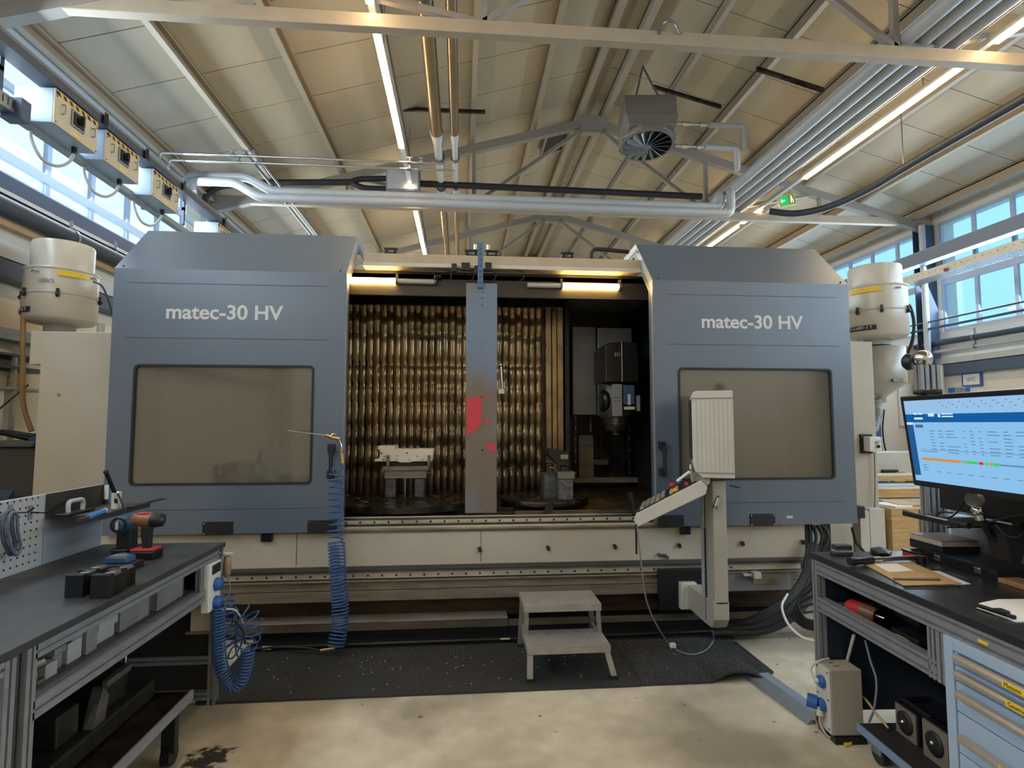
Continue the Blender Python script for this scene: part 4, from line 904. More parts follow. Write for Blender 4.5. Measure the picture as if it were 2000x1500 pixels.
WP = mat('pale_workpiece', (232, 220, 208), .4); M().prism([(p.x, p.z) for p in q], 'y', 4.82, 5.06).obj('body', WP, t, bevel=.003)
bxt('top_pad', 738, 871, 771, 878, 4.83, .2, WP, t)
m = M()
for px, py in ((745, 885), (751, 891), (775, 890), (795, 885), (814, 891), (749, 898), (775, 898), (800, 898), (825, 898)): c = W(px, py, Y=4.82); m.cyl(c, c-Vector((0, .002, 0)), .007 if py == 885 else .005, 8, smooth=False)
m.obj('bore', BLACK, t, kind='stuff')
t = thing('clamping_fixture', 'dark steel clamping block with a square jaw on the smaller round pallet', 'fixture', (.8, 4.6, .99))
bxt('rear_block', 1062, 926, 1092, 975, 4.66, .2, ANG, t); bxt('front_block', 1091, 935, 1120, 978, 4.5, .16, ANG, t, .006); bxt('jaw_plate', 1089, 921, 1123, 935, 4.49, .18, GREYSTEEL, t)
bxt('block_foot', 1089, 976, 1122, 986, 4.48, .2, DKSTEEL, t); bxt('spacer', 1096, 911, 1110, 921, 4.52, .1, DKSTEEL, t)
a = W(1073, 876, Y=4.5); b = W(1111, 908, Y=4.5); M().prism([(W(1072, 876, Y=4.5).x, W(1072, 876, Y=4.5).z), (W(1090, 879, Y=4.5).x, W(1090, 879, Y=4.5).z), (W(1111, 883, Y=4.5).x, W(1111, 883, Y=4.5).z), (W(1111, 911, Y=4.5).x, W(1111, 911, Y=4.5).z), (W(1092, 908, Y=4.5).x, W(1092, 908, Y=4.5).z), (W(1072, 890, Y=4.5).x, W(1072, 890, Y=4.5).z)], 'y', 4.5, 4.72).obj('clamp_head', BLACKM, t, bevel=.004)
bxt('jaw_insert', 1095, 888, 1110, 897, 4.49, .02, BEIGE2, t)
m = M()
for px, py in ((1066, 900), (1072, 912), (1083, 918)): c = W(px, py, Y=4.6); m.cyl(c, c+Vector((.06, 0, -.01)), .014)
m.obj('clamp_screw', GREYSTEEL, t)

# ---------------------------------------------------------------- operator console on its swing arm
t = thing('control_console', 'pale operator console with monitor and slanted keyboard on a tall swing arm', 'console', (1.78, 4.0, .2))
a = W(1286, 1112, Y=4.36); b = W(1392, 1190, Y=4.36)
M().box((a.x, 4.35, b.z), (b.x, 4.40, a.z)).obj('mounting_plate', BLACKM, t, bevel=.006)
M().box((1.67, 4.30, .185), (1.80, 4.36, .385)).obj('arm_flange', OFFW, t, bevel=.008)
CA = mat('console_arm_beige', (178, 172, 160), .45, 0, (166, 160, 148), 5, .5)
M().prism([(3.85, .26), (3.9, .19), (4.02, .19), (4.32, .20), (4.32, .37), (4.04, .37), (3.85, .38)], 'x', 1.725, 1.835).obj('lower_arm', CA, t, bevel=.006)
M().box((1.735, 3.85, .36), (1.832, 3.99, 1.24)).obj('column', CA, t, bevel=.006)
M().box((1.727, 3.995, .36), (1.80, 4.05, 1.20)).obj('column_cover', mat('column_side_blue_light', (170, 180, 188), .4), t, bevel=.004)  # side face of the column, bluish light put into its colour
M().box((1.733, 3.985, .2), (1.79, 3.995, 1.22)).obj('cable_slot', BLACK, t)
m = M(); z = .22
while z < .86: m.box((1.724, 3.975, z), (1.75, 3.99, z+.009)); z += .017
m.obj('cable_chain', BLACK, t, kind='stuff')
M().box((1.735, 3.84, 1.20), (1.83, 4.0, 1.255)).obj('top_joint', GREYSTEEL, t, bevel=.004)
# monitor housing seen from its side, the head turned away from the camera
CUR = Matrix.Translation((1.62, 3.8, 0)) @ Matrix.Rotation(R(-21), 4, 'Z') @ Matrix.Translation((-1.62, -3.8, 0))
p = [W(1352, 766, Y=3.75), W(1432, 763, Y=3.75), W(1434, 932, Y=3.75), W(1374, 934, Y=3.75), W(1360, 925, Y=3.75)]
x0, x1 = W(1351, 800, Y=3.75).x, W(1432, 800, Y=3.75).x; zt = W(1390, 763, Y=3.75).z; zb = W(1400, 934, Y=3.75).z
P = [(x0+.03, zt), (x1, zt), (x1, zb), (x0+.06, zb), (x0+.015, zb+.04), (x0, zb+.09), (x0, zt-.03), (x0+.01, zt-.01)]
M().prism(P, 'y', 3.75, 4.19).obj('monitor_housing', OFFW, t, bevel=.004)
for z in (zt-.05, zb+.035): M().box((x0+.002, 3.744, z-.002), (x1, 3.752, z+.002)).obj('housing_seam', GREY, t)
for k in range(9): M().box((x0+.03+k*.028, 3.7475, zb+.05), (x0+.032+k*.028, 3.751, zt-.06)).obj('housing_rib', LGREY, t)
M().box((x0-.012, 3.78, zb+.12), (x0, 4.16, zt-.06)).obj('screen', BLACK, t, bevel=.002)
# keyboard desk
kp = [W(1243, 1003, Y=3.72), W(1369, 938, Y=3.72), W(1382, 952, Y=3.72), W(1378, 966, Y=3.72), W(1246, 1029, Y=3.72), W(1237, 1016, Y=3.72)]
kp = [(q.x, q.z) for q in kp]
M().prism(kp, 'y', 3.72, 4.18).obj('keyboard_desk', OFFW, t, bevel=.005)
jp = [W(1352, 928, Y=3.8), W(1388, 934, Y=3.8), W(1386, 944, Y=3.8), W(1371, 956, Y=3.8), W(1350, 948, Y=3.8)]
M().prism([(q.x, q.z) for q in jp], 'y', 3.78, 4.12).obj('desk_joint', CA, t, bevel=.006)
for px, py in ((1357, 934), (1365, 937)): c = W(px, py, Y=3.78); M().cyl(c, c-Vector((0, .006, 0)), .011, 12).obj('joint_screw', GREY, t)
a = Vector((kp[0][0], 0, kp[0][1])); b = Vector((kp[1][0], 0, kp[1][1])); d = (b-a).normalized(); n = Vector((-d.z, 0, d.x)); L = (b-a).length
def onkb(s0, s1, y0, y1, h, nm, m, h0=.0):
    q = [a+d*s0+n*h0, a+d*s1+n*h0, a+d*s1+n*h, a+d*s0+n*h]; M().prism([(v.x, v.z) for v in q], 'y', y0, y1).obj(nm, m, t)
onkb(.01, L-.03, 3.73, 4.17, .008, 'key_panel', BLACK)
for i in range(5):
    for j in range(9): onkb(.03+i*.04, .062+i*.04, 3.75+j*.042, 3.785+j*.042, .014, 'key', GREY if (i+j) % 3 else OFFW, .008)
for i in range(2):
    for j in range(6): onkb(.26+i*.04, .285+i*.04, 3.75+j*.045, 3.78+j*.045, .013, 'key', OFFW, .008)
c = a+d*(L*.62)+n*.01+Vector((0, 3.77, 0)); M().cyl(c, c+n*.02, .022, mi=0).obj('stop_button_ring', YELLOW, t); M().lathe([(.012, .02), (.012, .035), (.022, .036), (.022, .05), (.016, .058)], c, n, 16).obj('stop_button', RED, t)
c2 = a+d*(L*.80)+n*.01+Vector((0, 3.75, 0)); M().lathe([(.012, 0), (.012, .018), (.008, .024)], c2, n, 14).obj('red_button', RED, t)
q = W(1349, 918, Y=3.76); M().cyl(q, q+Vector((0, .02, .03)), .012).cyl(q-Vector((.0, 0, .03)), q, .016).obj('key_switch', CHROME, t)
a1 = W(1322, 940, Y=3.72); b1 = W(1347, 921, Y=3.72); M().tube([a1, b1], .010, 8).obj('stylus', WHITE, t)
a1 = W(1242, 1024, Y=3.74); b1 = W(1241, 1082, Y=3.74); M().box((a1.x-.006, 3.735, b1.z), (a1.x+.008, 3.75, a1.z)).obj('hanging_strap', DKSTEEL, t)
# magnetic holder on the desk end
a1 = W(1232, 970, Y=3.85); M().tube([a1, W(1237, 985, Y=3.85), W(1238, 1006, Y=3.85)], .014, 10).cyl(W(1232, 975, Y=3.85), W(1230, 962, Y=3.85), .02).obj('hand_wheel_holder', BLACKM, t)
CUR = Matrix.Identity(4)
o = M().tube(spline([W(1244, 1024, Y=3.76), W(1250, 1080, Y=3.8), W(1262, 1170, Y=3.9), W(1285, 1225, Y=3.95), W(1312, 1262, Z=.03), W(1345, 1278, Z=.03), W(1375, 1272, Z=.03), W(1393, 1252, Z=.04), W(1391, 1232, Y=3.95)], 8), .005, 6).obj('console_cable', GREY); tag(o, 'thin cable drooping from the console keyboard onto the mat', 'cable')
c = W(1314, 1262, Z=.035); o = M().box((c.x-.02, c.y-.02, c.z-.01), (c.x+.02, c.y+.02, c.z+.02)).obj('cable_clip', WHITE, bevel=.006); tag(o, 'small white clip on the thin cable lying on the mat', 'clip')
t2 = thing('gauge_tool', 'small chrome fitting hanging beside the console column', 'tool', W(1398, 978, Y=3.82)); q = W(1400, 978, Y=3.82)
M().cyl(q+Vector((.01, 0, .02)), q+Vector((-.01, 0, -.035)), .014).obj('body', CHROME, t2); M().cyl(q+Vector((-.01, 0, -.035)), q+Vector((-.016, 0, -.055)), .02).cyl(q+Vector((.01, 0, .02)), q+Vector((.012, 0, .035)), .009).obj('collar', GREYSTEEL, t2)
q = W(1425, 948, Y=3.85); o = M().cyl(q, q+Vector((.07, 0, -.015)), .006, 8).obj('hex_key', BLACKM); tag(o, 'short black rod sticking out behind the console column', 'tool')
# ================================================================ ON THE FLOOR IN FRONT
# step stool
t = thing('step_stool', 'grey two-step metal stool standing on the rubber mat', 'stool', (.68, 3.85, .015))
ST = mat('stool_aluminium', (168, 165, 158), .42, .3, (144, 140, 134), 10, .5)
TP = mat('chequer_plate', (186, 184, 178), .4, .4, (150, 148, 142), 30, .5, .4, 60)
def tread(x0, x1, y0, y1, z):
    m = M().box((x0, y0, z-.006), (x1, y1, z)); m.box((x0, y0, z-.045), (x1, y0+.005, z-.006)).box((x0, y1-.005, z-.045), (x1, y1, z-.006)).box((x0, y0+.005, z-.045), (x0+.005, y1-.005, z-.006)).box((x1-.005, y0+.005, z-.045), (x1, y1-.005, z-.006))
    o = m.obj('tread', ST, t, bevel=.002); m = M(); k = 0; y = y0+.02
    while y < y1-.02:
        x = x0+.03+(.02 if k % 2 else 0)
        while x < x1-.02:
            r = Matrix.Rotation(R(45 if (k+int((x-x0)/.04)) % 2 else -45), 3, 'Z'); m.box((x-.011, y-.003, z), (x+.011, y+.003, z+.002), rot=r); x += .04
        y += .028; k += 1
    m.obj('tread_pattern', TP, o, kind='stuff')
tread(.412, .938, 3.60, 3.90, .215); tread(.410, .925, 3.775, 4.08, .415)
def leg(a, b, w=.018):
    a = Vector(a); b = Vector(b); m = M(); vs = []
    for p in (a, b):
        for dx, dy in ((-w, -w), (w, -w), (w, w), (-w, w)): vs.append(p+Vector((dx, dy, 0)))
    m.add(vs, [(0,3,2,1),(4,5,6,7),(0,1,5,4),(1,2,6,5),(2,3,7,6),(3,0,4,7)]); m.obj('leg', ST, t, bevel=.002)
    M().box((a.x-w-.004, a.y-w-.004, .015), (a.x+w+.004, a.y+w+.004, .035)).obj('rubber_foot', RUBBER, t)
ZM = .03
leg((.428, 3.60, ZM), (.432, 3.625, .17)); leg((.985-.03, 3.60, ZM), (.918, 3.625, .17))
leg((.425, 4.16, ZM), (.43, 4.05, .37), .016); leg((.96, 4.16, ZM), (.905, 4.05, .37), .016)
for xa, xb in ((.432, .430), (.928, .905)):
    m = M(); a = Vector((xa, 3.85, .17)); b = Vector((xb, 3.80, .37)); w = .014; vs = []
    for p in (a, b):
        for dx, dy in ((-w, -w), (w, -w), (w, w), (-w, w)): vs.append(p+Vector((dx, dy, 0)))
    m.add(vs, [(0,3,2,1),(4,5,6,7),(0,1,5,4),(1,2,6,5),(2,3,7,6),(3,0,4,7)]); m.obj('riser_post', ST, t)
for x in (.432, .93): M().box((x-.01, 3.62, .165), (x+.01, 4.09, .19)).obj('side_bar', ST, t)

# rubber mats
MATM = mat('anti_fatigue_mat', (52, 53, 54), .55, 0, (44, 44, 45), 8, .5, .3, 160)
def matz(x, y):
    h = .015
    if x > 1.45: h += .055*max(0, 1-((x-1.72)/.17)**2)*max(0, min(1, (3.95-y)/.45)) if abs(x-1.72) < .17 else 0
    return h
def rmat(x0, x1, y0f, y1f, nx, ny, lab):
    m = M(); vs = []; fs = []
    for i in range(nx+1):
        for j in range(ny+1):
            x = x0+(x1-x0)*i/nx; ya, yb = y0f(x), y1f(x); y = ya+(yb-ya)*j/ny; vs.append((x, y, matz(x, y)))
    for i in range(nx):
        for j in range(ny): q = i*(ny+1)+j; fs.append((q, q+ny+1, q+ny+2, q+1))
    n = len(vs); vs2 = [(v[0], v[1], max(.001, v[2]-.013)) for v in vs]
    m.add(vs, fs, True); m.add(vs2, [f[::-1] for f in fs], True)
    ed = []
    for i in range(nx): ed += [(i*(ny+1), (i+1)*(ny+1)), ((i+1)*(ny+1)+ny, i*(ny+1)+ny)]
    for j in range(ny): ed += [(j+1, j), (nx*(ny+1)+j, nx*(ny+1)+j+1)]
    m.add(vs+vs2, [(a, a+n, b+n, b) for a, b in ed])
    t = thing('rubber_mat', lab, 'mat', ((x0+x1)/2, 3.8, 0)); m.obj('mat_body', MATM, t); return t
t1 = rmat(-1.50, 1.10, lambda x: 3.50, lambda x: 4.22, 20, 6, 'long smooth black rubber mat strewn with metal chips before the machine')
t2 = rmat(1.104, 2.0, lambda x: 3.505+(.10*max(0, x-1.88)/.12), lambda x: 4.22-(max(0, x-1.84)*.8), 60, 24, 'studded black rubber mat with a curled corner below the console')
m = M(); i = 0; x = 1.13
while x < 1.97:
    y = 3.54+(.0 if i % 2 else .0125); y1 = 4.20-max(0, x-1.84)*.8
    if x > 1.88: y += .08
    while y < y1: z = matz(x, y); m.lathe([(.0085, z), (.0075, z+.005), (.003, z+.007)], (x, y, 0), (0, 0, 1), 6); y += .025
    x += .0217; i += 1
m.obj('stud', MATM, t2, kind='stuff')
m = M()
for i in range(34):
    for j in range(9): 
        if random.random() < .8: m.lathe([(.006, .0), (.004, .003)], (-.55+i*.022, 4.06+j*.018, .015), (0, 0, 1), 6)
m.obj('stud', MATM, t1, kind='stuff')
CHIPM = mat('aluminium_chip', (210, 208, 200), .3, .6)
m = M()
for k in range(300):
    x = random.uniform(-1.4, 1.95); y = random.triangular(3.52, 4.2, 3.9); s = random.choice([.0015, .002, .002, .003, .005]); z = matz(x, y)
    m.box((x-s, y-s*.6, z), (x+s, y+s*.6, z+s*.6), rot=Matrix.Rotation(random.random()*3.1, 3, 'Z'))
o = m.obj('metal_chips', CHIPM, kind='stuff'); tag(o, 'scattered bright metal chips on the rubber mats', 'chips')
o = M().cyl((-1.5, 4.27, .02), (1.9, 4.30, .02), .016, 8).obj('floor_pipe', BLACKM); tag(o, 'thin black pipe along the foot of the machine', 'pipe')
o = M().cyl(W(912, 1262, Z=.05)*0+Vector((.29, 4.26, .03)), (.36, 4.26, .03), .012).obj('hose_coupling', CHROME); tag(o, 'short bright coupling on the floor pipe at the foot of the machine', 'fitting')
q = W(521, 1266, Z=.03); t = thing('air_coupling', 'white and brass air coupling lying at the machine foot', 'fitting', q)
M().cyl(q-Vector((.03, 0, 0)), q+Vector((.03, 0, 0)), .013).obj('body', WHITE, t); M().cyl(q+Vector((.03, 0, 0)), q+Vector((.05, 0, 0)), .009).obj('plug', CHROME, t)

# aluminium cable duct on the floor under the curled mat
a = W(1478, 1330, Z=0); b = W(1598, 1418, Z=0); d = (b-a).normalized(); 
CUR = Matrix.Translation(a) @ Matrix.Rotation(math.atan2(d.y, d.x), 4, 'Z'); L = (b-a).length
DU = mat('floor_duct_aluminium', (150, 160, 172), .35, .6)
t = thing('floor_cable_duct', 'ramped aluminium cable duct on the floor between mat and bench leg', 'duct', (0, 0, 0))
M().prism([(-.05, 0), (-.03, .022), (.05, .022), (.07, 0)], 'x', -.06, L-.02).obj('cover', DU, t); M().prism([(.055, .018), (.12, .018), (.14, 0), (.07, 0)], 'x', -.06, L-.02).obj('base', mat('duct_base_blue_grey', (130, 144, 160), .45), t)
CUR = Matrix.Identity(4)
o = M().box((2.02, 4.18, 0), (3.4, 4.24, .02)).obj('floor_strip', BEIGE2); tag(o, 'worn beige metal strip on the floor at the end of the mat', 'strip')

# cable bundle sweeping down behind the right bench
t = thing('cable_bundle', 'thick bundle of black cables sweeping from the machine down to the floor', 'cables', W(1540, 1180, Y=4.1))
for k in range(9):
    o_ = k*9; r = .012+.006*((k*7) % 3)
    p = [W(1578+(k % 3)*7, 1062, Y=4.3), W(1566+k*3, 1125+k*2, Y=4.22), W(1528+k*4, 1172+k*3, Y=4.12), W(1480+k*2, 1200+k*4, Y=4.1), (lambda q: q)(W(1425-k*4, 1226+k*1.5, Z=.03+.012*(k % 3)))]
    M().tube(spline(p, 6), r, 8).obj('cable', RUBBER, t)
for k in range(5): 
    p = [W(1592, 1130+k*16, Y=4.0), W(1560-k*3, 1170+k*8, Y=4.0), W(1570, 1205+k*5, Y=3.95), W(1596, 1215+k*4, Y=3.9)]
    M().tube(spline(p, 6), .009, 8).obj('loop_cable', BLACKM, t)
o = M().tube(spline([W(1538, 1160, Y=4.0), W(1527, 1185, Y=3.9), W(1540, 1220, Y=3.8), W(1565, 1243, Y=3.7), W(1592, 1252, Y=3.6)], 8), .008, 8).obj('white_cable', WHITE); tag(o, 'loose white cable bowing from the black bundle behind the bench post', 'cable')
m = thing('cable_harness', 'dark cable harness and fittings under the corner of the far blue door', 'cables', W(1595, 1060, Y=4.5))
for k in range(7): 
    p = [W(1580+k*5, 1026, Y=4.5), W(1582+k*6+(k % 2)*6, 1050, Y=4.45), W(1580+k*4, 1085, Y=4.45)]; M().tube(spline(p, 4), .012, 8).obj('cable', BLACK, m)
M().box((W(1608, 1030, Y=4.6).x, 4.6, .5), (W(1622, 1030, Y=4.6).x, 4.64, .82)).obj('bracket', BLACKM, m)
M().tube([W(1664, 1030, Y=4.55), W(1672, 1060, Y=4.55), W(1688, 1078, Y=4.55)], .012, 8).obj('hanging_cable', BLACK, m)

# air gun and coiled hose at the blue door
t = thing('air_gun', 'long brass and steel air gun hooked over the door handle', 'air gun', W(650, 862, Y=4.2))
gy = 4.19
M().cyl(W(562, 841, Y=gy), W(640, 851, Y=gy), .0055, 8).obj('nozzle_tube', CHROME, t)
M().tube([W(636, 850, Y=gy), W(650, 855, Y=gy), W(664, 858, Y=gy)], .012, 10).obj('gun_body', mat('brass', (196, 160, 100), .3, .9), t)
M().tube(spline([W(645, 852, Y=gy), W(652, 847, Y=gy), W(658, 852, Y=gy)], 4), .005, 8).obj('trigger', CHROME, t)
M().tube(spline([W(662, 858, Y=gy), W(667, 872, Y=gy), W(667, 888, Y=gy)], 4), .007, 8).obj('hose_tail', CHROME, t)
M().cyl(W(667, 886, Y=gy), W(669, 905, Y=gy), .014, 10).obj('coupling', mat('brass_b', (200, 170, 110), .3, .9), t)
t = thing('coiled_air_hose', 'long blue coiled air hose hanging down beside the opening to the floor', 'hose', W(655, 1000, Y=4.19))
M().tube(spline([W(669, 903, Y=gy), W(668, 918, Y=gy), W(650, 914, Y=gy), W(652, 925, Y=gy)], 5), .005, 6).obj('hose_lead', HOSEB, t)
M().tube(coil([W(657, 925, Y=gy), W(656, 1000, Y=gy), W(657, 1060, Y=gy)], lambda s: .050+.008*math.sin(s*25), 11, 16), .0055, 6).obj('stretched_coil', HOSEB, t)
M().tube(coil([W(657, 1060, Y=gy), W(660, 1120, Y=gy), W(664, 1180, Y=4.18), W(664, 1225, Y=4.15), W(655, 1262, Y=4.12)], .056, 30, 16), .0055, 6).obj('lower_coil', HOSEB, t)
M().cyl(W(655, 1266, Y=4.12), W(626, 1271, Y=4.12), .012).obj('coupling', mat('brass_c', (200, 170, 110), .3, .9), t)
o = M().tube(spline([W(626, 1271, Y=4.12), W(600, 1266, Y=4.15), W(540, 1264, Y=4.2), W(500, 1268, Y=4.2)], 5), .008, 6).obj('air_hose', BLACK); tag(o, 'thin black air line lying behind the mat from the coil coupling', 'hose')

# ================================================================ BENCH UNDER THE SWITCH CABINETS (axis aligned)
LX = -1.39
t = thing('workbench', 'aluminium profile workbench with dark top and open shelf holding gauge blocks', 'workbench', (-1.75, 2.8, 0))
M().box((-2.07, 1.20, .872), (LX+.005, 3.56, .90)).obj('worktop', TOPB, t, bevel=.003)
xo = LX-.0225
def P(ax, lo, hi, cx, cy, w=.045, h=.045, nw=1, nh=1, nm='frame_profile', par=None): return prof(M(), ax, lo, hi, cx, cy, w, h, nw, nh).obj(nm, ALU, par or t)
P('y', 2.06, 3.535, xo, .848); P('y', 2.06, 3.535, xo, .66, .045, .06, 1, 1)
P('z', 0.0, .87, xo, 3.515); P('z', 0.03, .87, xo, 2.045); P('z', .63, .825, xo, 3.30, .03, .045)
P('z', 0.0, .87, -2.04, 3.515); P('z', 0.0, .87, -2.04, 2.045)
P('x', -2.02, xo-.0225, 3.515, .848); P('x', -2.02, xo-.0225, 3.515, .25); P('x', -2.02, xo-.0225, 3.515, .05)
M().box((-2.04, 2.07, .69), (xo-.02, 3.50, .70)).obj('shelf', mat('shelf_dark', (70, 68, 64), .5), t)
M().box((-2.06, 2.07, .03), (-2.05, 3.5, .87)).obj('back_panel', BLACKM, t); M().box((-2.02, 3.51, .08), (xo-.03, 3.52, .82)).obj('end_panel', mat('dark_panel', (40, 38, 36), .6), t)
for y in (3.515, 2.045): M().cyl((xo, y, 0), (xo, y, .03), .022).obj('levelling_foot', BLACKM, t)
# second bench nearer to the camera
t = thing('workbench', 'second aluminium workbench nearest the camera, only its corner posts showing', 'workbench', (-1.75, 1.5, 0))
M().box((-2.07, .6, .872), (LX+.005, 1.195, .90)).obj('worktop', TOPB, t, bevel=.003)
P('z', 0.0, .868, xo, 1.955); P('y', .62, 1.93, xo, .848); P('z', 0, .868, -2.04, 1.955); P('y', .62, 1.93, xo, .62, par=t)
dr = M(); dr.box((-2.0, .7, .10), (LX-.03, 1.90, .80)).obj('drawer_unit', LCAB, t, bevel=.004)
# wall panel with holes above the bench
t = thing('pegboard', 'grey perforated tool panel standing on the back of the workbench', 'panel', (-2.09, 3, .9))
M().box((-2.10, 1.2, .895), (-2.08, 3.085, 1.245)).obj('perforated_sheet', LGREY, t, bevel=.002)
M().box((-2.10, 3.09, .895), (-2.08, 3.555, 1.245)).obj('plain_sheet', mat('panel_grey', (158, 164, 170), .45, 0, (138, 144, 152), 4, .5), t, bevel=.002)
m = M(); y = 2.2; 
while y < 3.06:
    z = .93
    while z < 1.235: m.lathe([(.0052, 0), (.0052, .0012)], (-2.08, y, z), (1, 0, 0), 8, smooth=False); z += .038
    y += .038
m.obj('hole', BLACK, t, kind='stuff')
def hook(y, z, nm, lab):
    h = thing(nm, lab, 'hook', (-2.08, y, z)); M().box((-2.079, y-.012, z-.035), (-2.073, y+.012, z+.035)).obj('plate', GREY, h, bevel=.002)
    M().tube(fillet([(-2.074, y, z), (-2.0, y, z-.003), (-1.975, y, z+.02)], .02, 3), .004, 6).obj('prong', DKSTEEL, h)
hook(2.86, 1.19, 'panel_hook', 'black hook on the perforated panel carrying the grey belt'); hook(2.985, 1.17, 'panel_hook', 'empty black hook on the perforated panel next to the tray')
g = thing('drive_belt', 'dark blue-grey belt loop hanging from the panel hook', 'belt', (-2.0, 2.86, 1.15))
lp = [W(8, 1060, X=-2.03), W(4, 1030, X=-2.03), W(10, 1003, X=-2.03), W(22, 1003, X=-2.03), W(24, 1035, X=-2.03), W(30, 1068, X=-2.03), W(20, 1083, X=-2.03), W(8, 1060, X=-2.03)]
M().tube(spline(lp, 6), .009, 8).obj('belt', mat('belt_grey', (84, 92, 108), .5), g); lp2 = [p+Vector((.02, .004, -.004)) for p in lp]; M().tube(spline(lp2, 6), .007, 8).obj('belt', mat('belt_grey_b', (96, 104, 118), .5), g)
# tray on the panel
t = thing('tool_tray', 'dark metal tray fixed to the panel carrying hand tools', 'tray', (-2.0, 3.3, 1.14))
TM = mat('tray_dark', (78, 74, 70), .45, .4, (58, 55, 52), 6, .5)
M().box((-2.078, 3.09, 1.13), (-1.82, 3.56, 1.136)).obj('tray_floor', TM, t); M().box((-2.078, 3.09, 1.136), (-2.072, 3.56, 1.245)).obj('tray_back', TM, t); M().box((-1.826, 3.09, 1.11), (-1.82, 3.56, 1.13)).obj('front_lip', TM, t)
def P3(px, py, z): return W(px, py, Z=z)
t = thing('grinding_block', 'hand block with arched grey handle on the tool tray', 'tool', P3(145, 998, 1.137))
c = P3(146, 1002, 1.137); M().box((c.x-.04, c.y-.11, 1.137), (c.x+.04, c.y+.1, 1.147)).obj('plate', BLACKM, t, bevel=.003)
M().tube(fillet([c+Vector((0, -.05, .01)), c+Vector((0, -.055, .065)), c+Vector((0, .065, .065)), c+Vector((0, .06, .01))], .03, 5), .011, 10).obj('handle', LGREY, t)
t = thing('wire_brush', 'hand tool with bright blue grip lying on the tool tray', 'tool', P3(190, 1000, 1.137)); a = P3(172, 1010, 1.137+.012); b = P3(203, 998, 1.137+.012)
M().cyl(a, b, .012).obj('grip', mat('bright_blue_grip', (74, 130, 200), .4), t); M().cyl(b, b+(b-a).normalized()*.02, .013).obj('end_cap', OFFW, t); M().box(a-Vector((.006, .07, .01)), a+Vector((.006, 0, .004))).obj('blade', TM, t)
t = thing('glue_tube', 'small white tube with black cap at the end of the tool tray', 'tube', P3(199, 976, 1.137)); c = Vector((-2.05, 3.53, 1.137)); M().cyl(c, c+Vector((0, 0, .025)), .013).obj('cap', BLACK, t); M().cyl(c+Vector((0, 0, .025)), c+Vector((0, 0, .105)), .011).obj('tube_body', WHITE, t)
t = thing('grease_gun', 'upright lever pump tool with black barrel leaning at the tray end', 'tool', W(225, 975, X=-1.84))
a = W(207, 922, X=-1.84); b = W(226, 968, X=-1.84); M().cyl(a, b, .010).ball(tuple(a), .013).obj('barrel', BLACKM, t)
b1 = W(222, 962, X=-1.84); b2 = W(234, 992, X=-1.84); M().box((-1.85, b1.y-.006, b2.z), (-1.83, b2.y+.0, b1.z)).obj('pump_head', OFFW, t, bevel=.006)
M().cyl(W(229, 962, X=-1.81), W(244, 996, X=-1.81), .006).obj('lever', CHROME, t); M().cyl(W(226, 975, X=-1.80), W(227, 982, X=-1.80), .008).obj('knob', BLACK, t)
o = M().prism([(-1.80, 3.33), (-1.83, 3.33), (-1.85, 3.72), (-1.80, 3.70)], 'z', 1.137, 1.141).obj('feeler_blade', DKSTEEL); tag(o, 'thin dark blade sticking out beyond the tray end', 'tool')
# drills
t = thing('cordless_drill', 'blue and black cordless grinder drill standing head up near the tray end', 'drill', (-1.78, 3.33, .9))
c = W(245, 1022, Y=3.25); M().lathe([(.046, -.06), (.05, -.02), (.05, .03), (.042, .06), (.02, .075)], (c.x, 3.25, c.z), (0, -1, 0), 24).obj('motor_head', TEALP, t)
M().lathe([(.040, 0), (.040, .006), (.028, .006), (.028, .0)], (c.x, 3.25-.062, c.z), (0, -1, 0), 20, smooth=False).obj('vent_ring', BLACK, t)
M().box((c.x-.006, 3.17, c.z-.02), (c.x+.006, 3.18, c.z+.02)).obj('logo_bar', WHITE, t)
M().box((c.x-.03, 3.22, .93), (c.x+.045, 3.30, c.z-.02)).obj('handle', BLACK, t, bevel=.012); M().box((c.x-.035, 3.19, .90), (c.x+.05, 3.33, .945)).obj('battery', BLACKM, t, bevel=.008)
M().lathe([(.016, .075), (.014, .11), (.006, .112)], (c.x, 3.25, c.z), (0, 1, 0), 14).obj('chuck', DKSTEEL, t)
t = thing('cordless_drill', 'bronze and red cordless drill standing on its battery on the worktop', 'drill', (-1.62, 3.1, .9))
yy = 3.17; a = W(272, 1015, Y=yy); b = W(306, 1010, Y=yy)
M().lathe([(.018, -.07), (.03, -.06), (.034, -.02), (.036, .03)], (W(285, 1015, Y=yy).x, yy, a.z), (1, 0, -.05), 20).obj('gear_case', BROWNP, t)
M().lathe([(.036, .03), (.038, .055), (.032, .085), (.012, .095)], (W(285, 1015, Y=yy).x, yy, a.z), (1, 0, -.05), 20).obj('motor_cap', BLACK, t)
q = W(283, 1003, Y=yy); M().box((q.x-.03, yy-.02, q.z-.002), (q.x+.03, yy+.02, q.z+.006)).obj('top_cover', RED, t, bevel=.003)
h = [W(279, 1026, Y=yy), W(300, 1024, Y=yy), W(297, 1040, Y=yy), W(295, 1072, Y=yy), W(281, 1072, Y=yy), W(277, 1042, Y=yy)]
M().prism([(p.x, p.z) for p in h], 'y', yy-.018, yy+.018).obj('handle', BLACK, t, bevel=.008)
h = [W(270, 1028, Y=yy), W(279, 1027, Y=yy), W(278, 1040, Y=yy), W(272, 1038, Y=yy)]; M().prism([(p.x, p.z) for p in h], 'y', yy-.01, yy+.01).obj('trigger', BROWNP, t, bevel=.003)
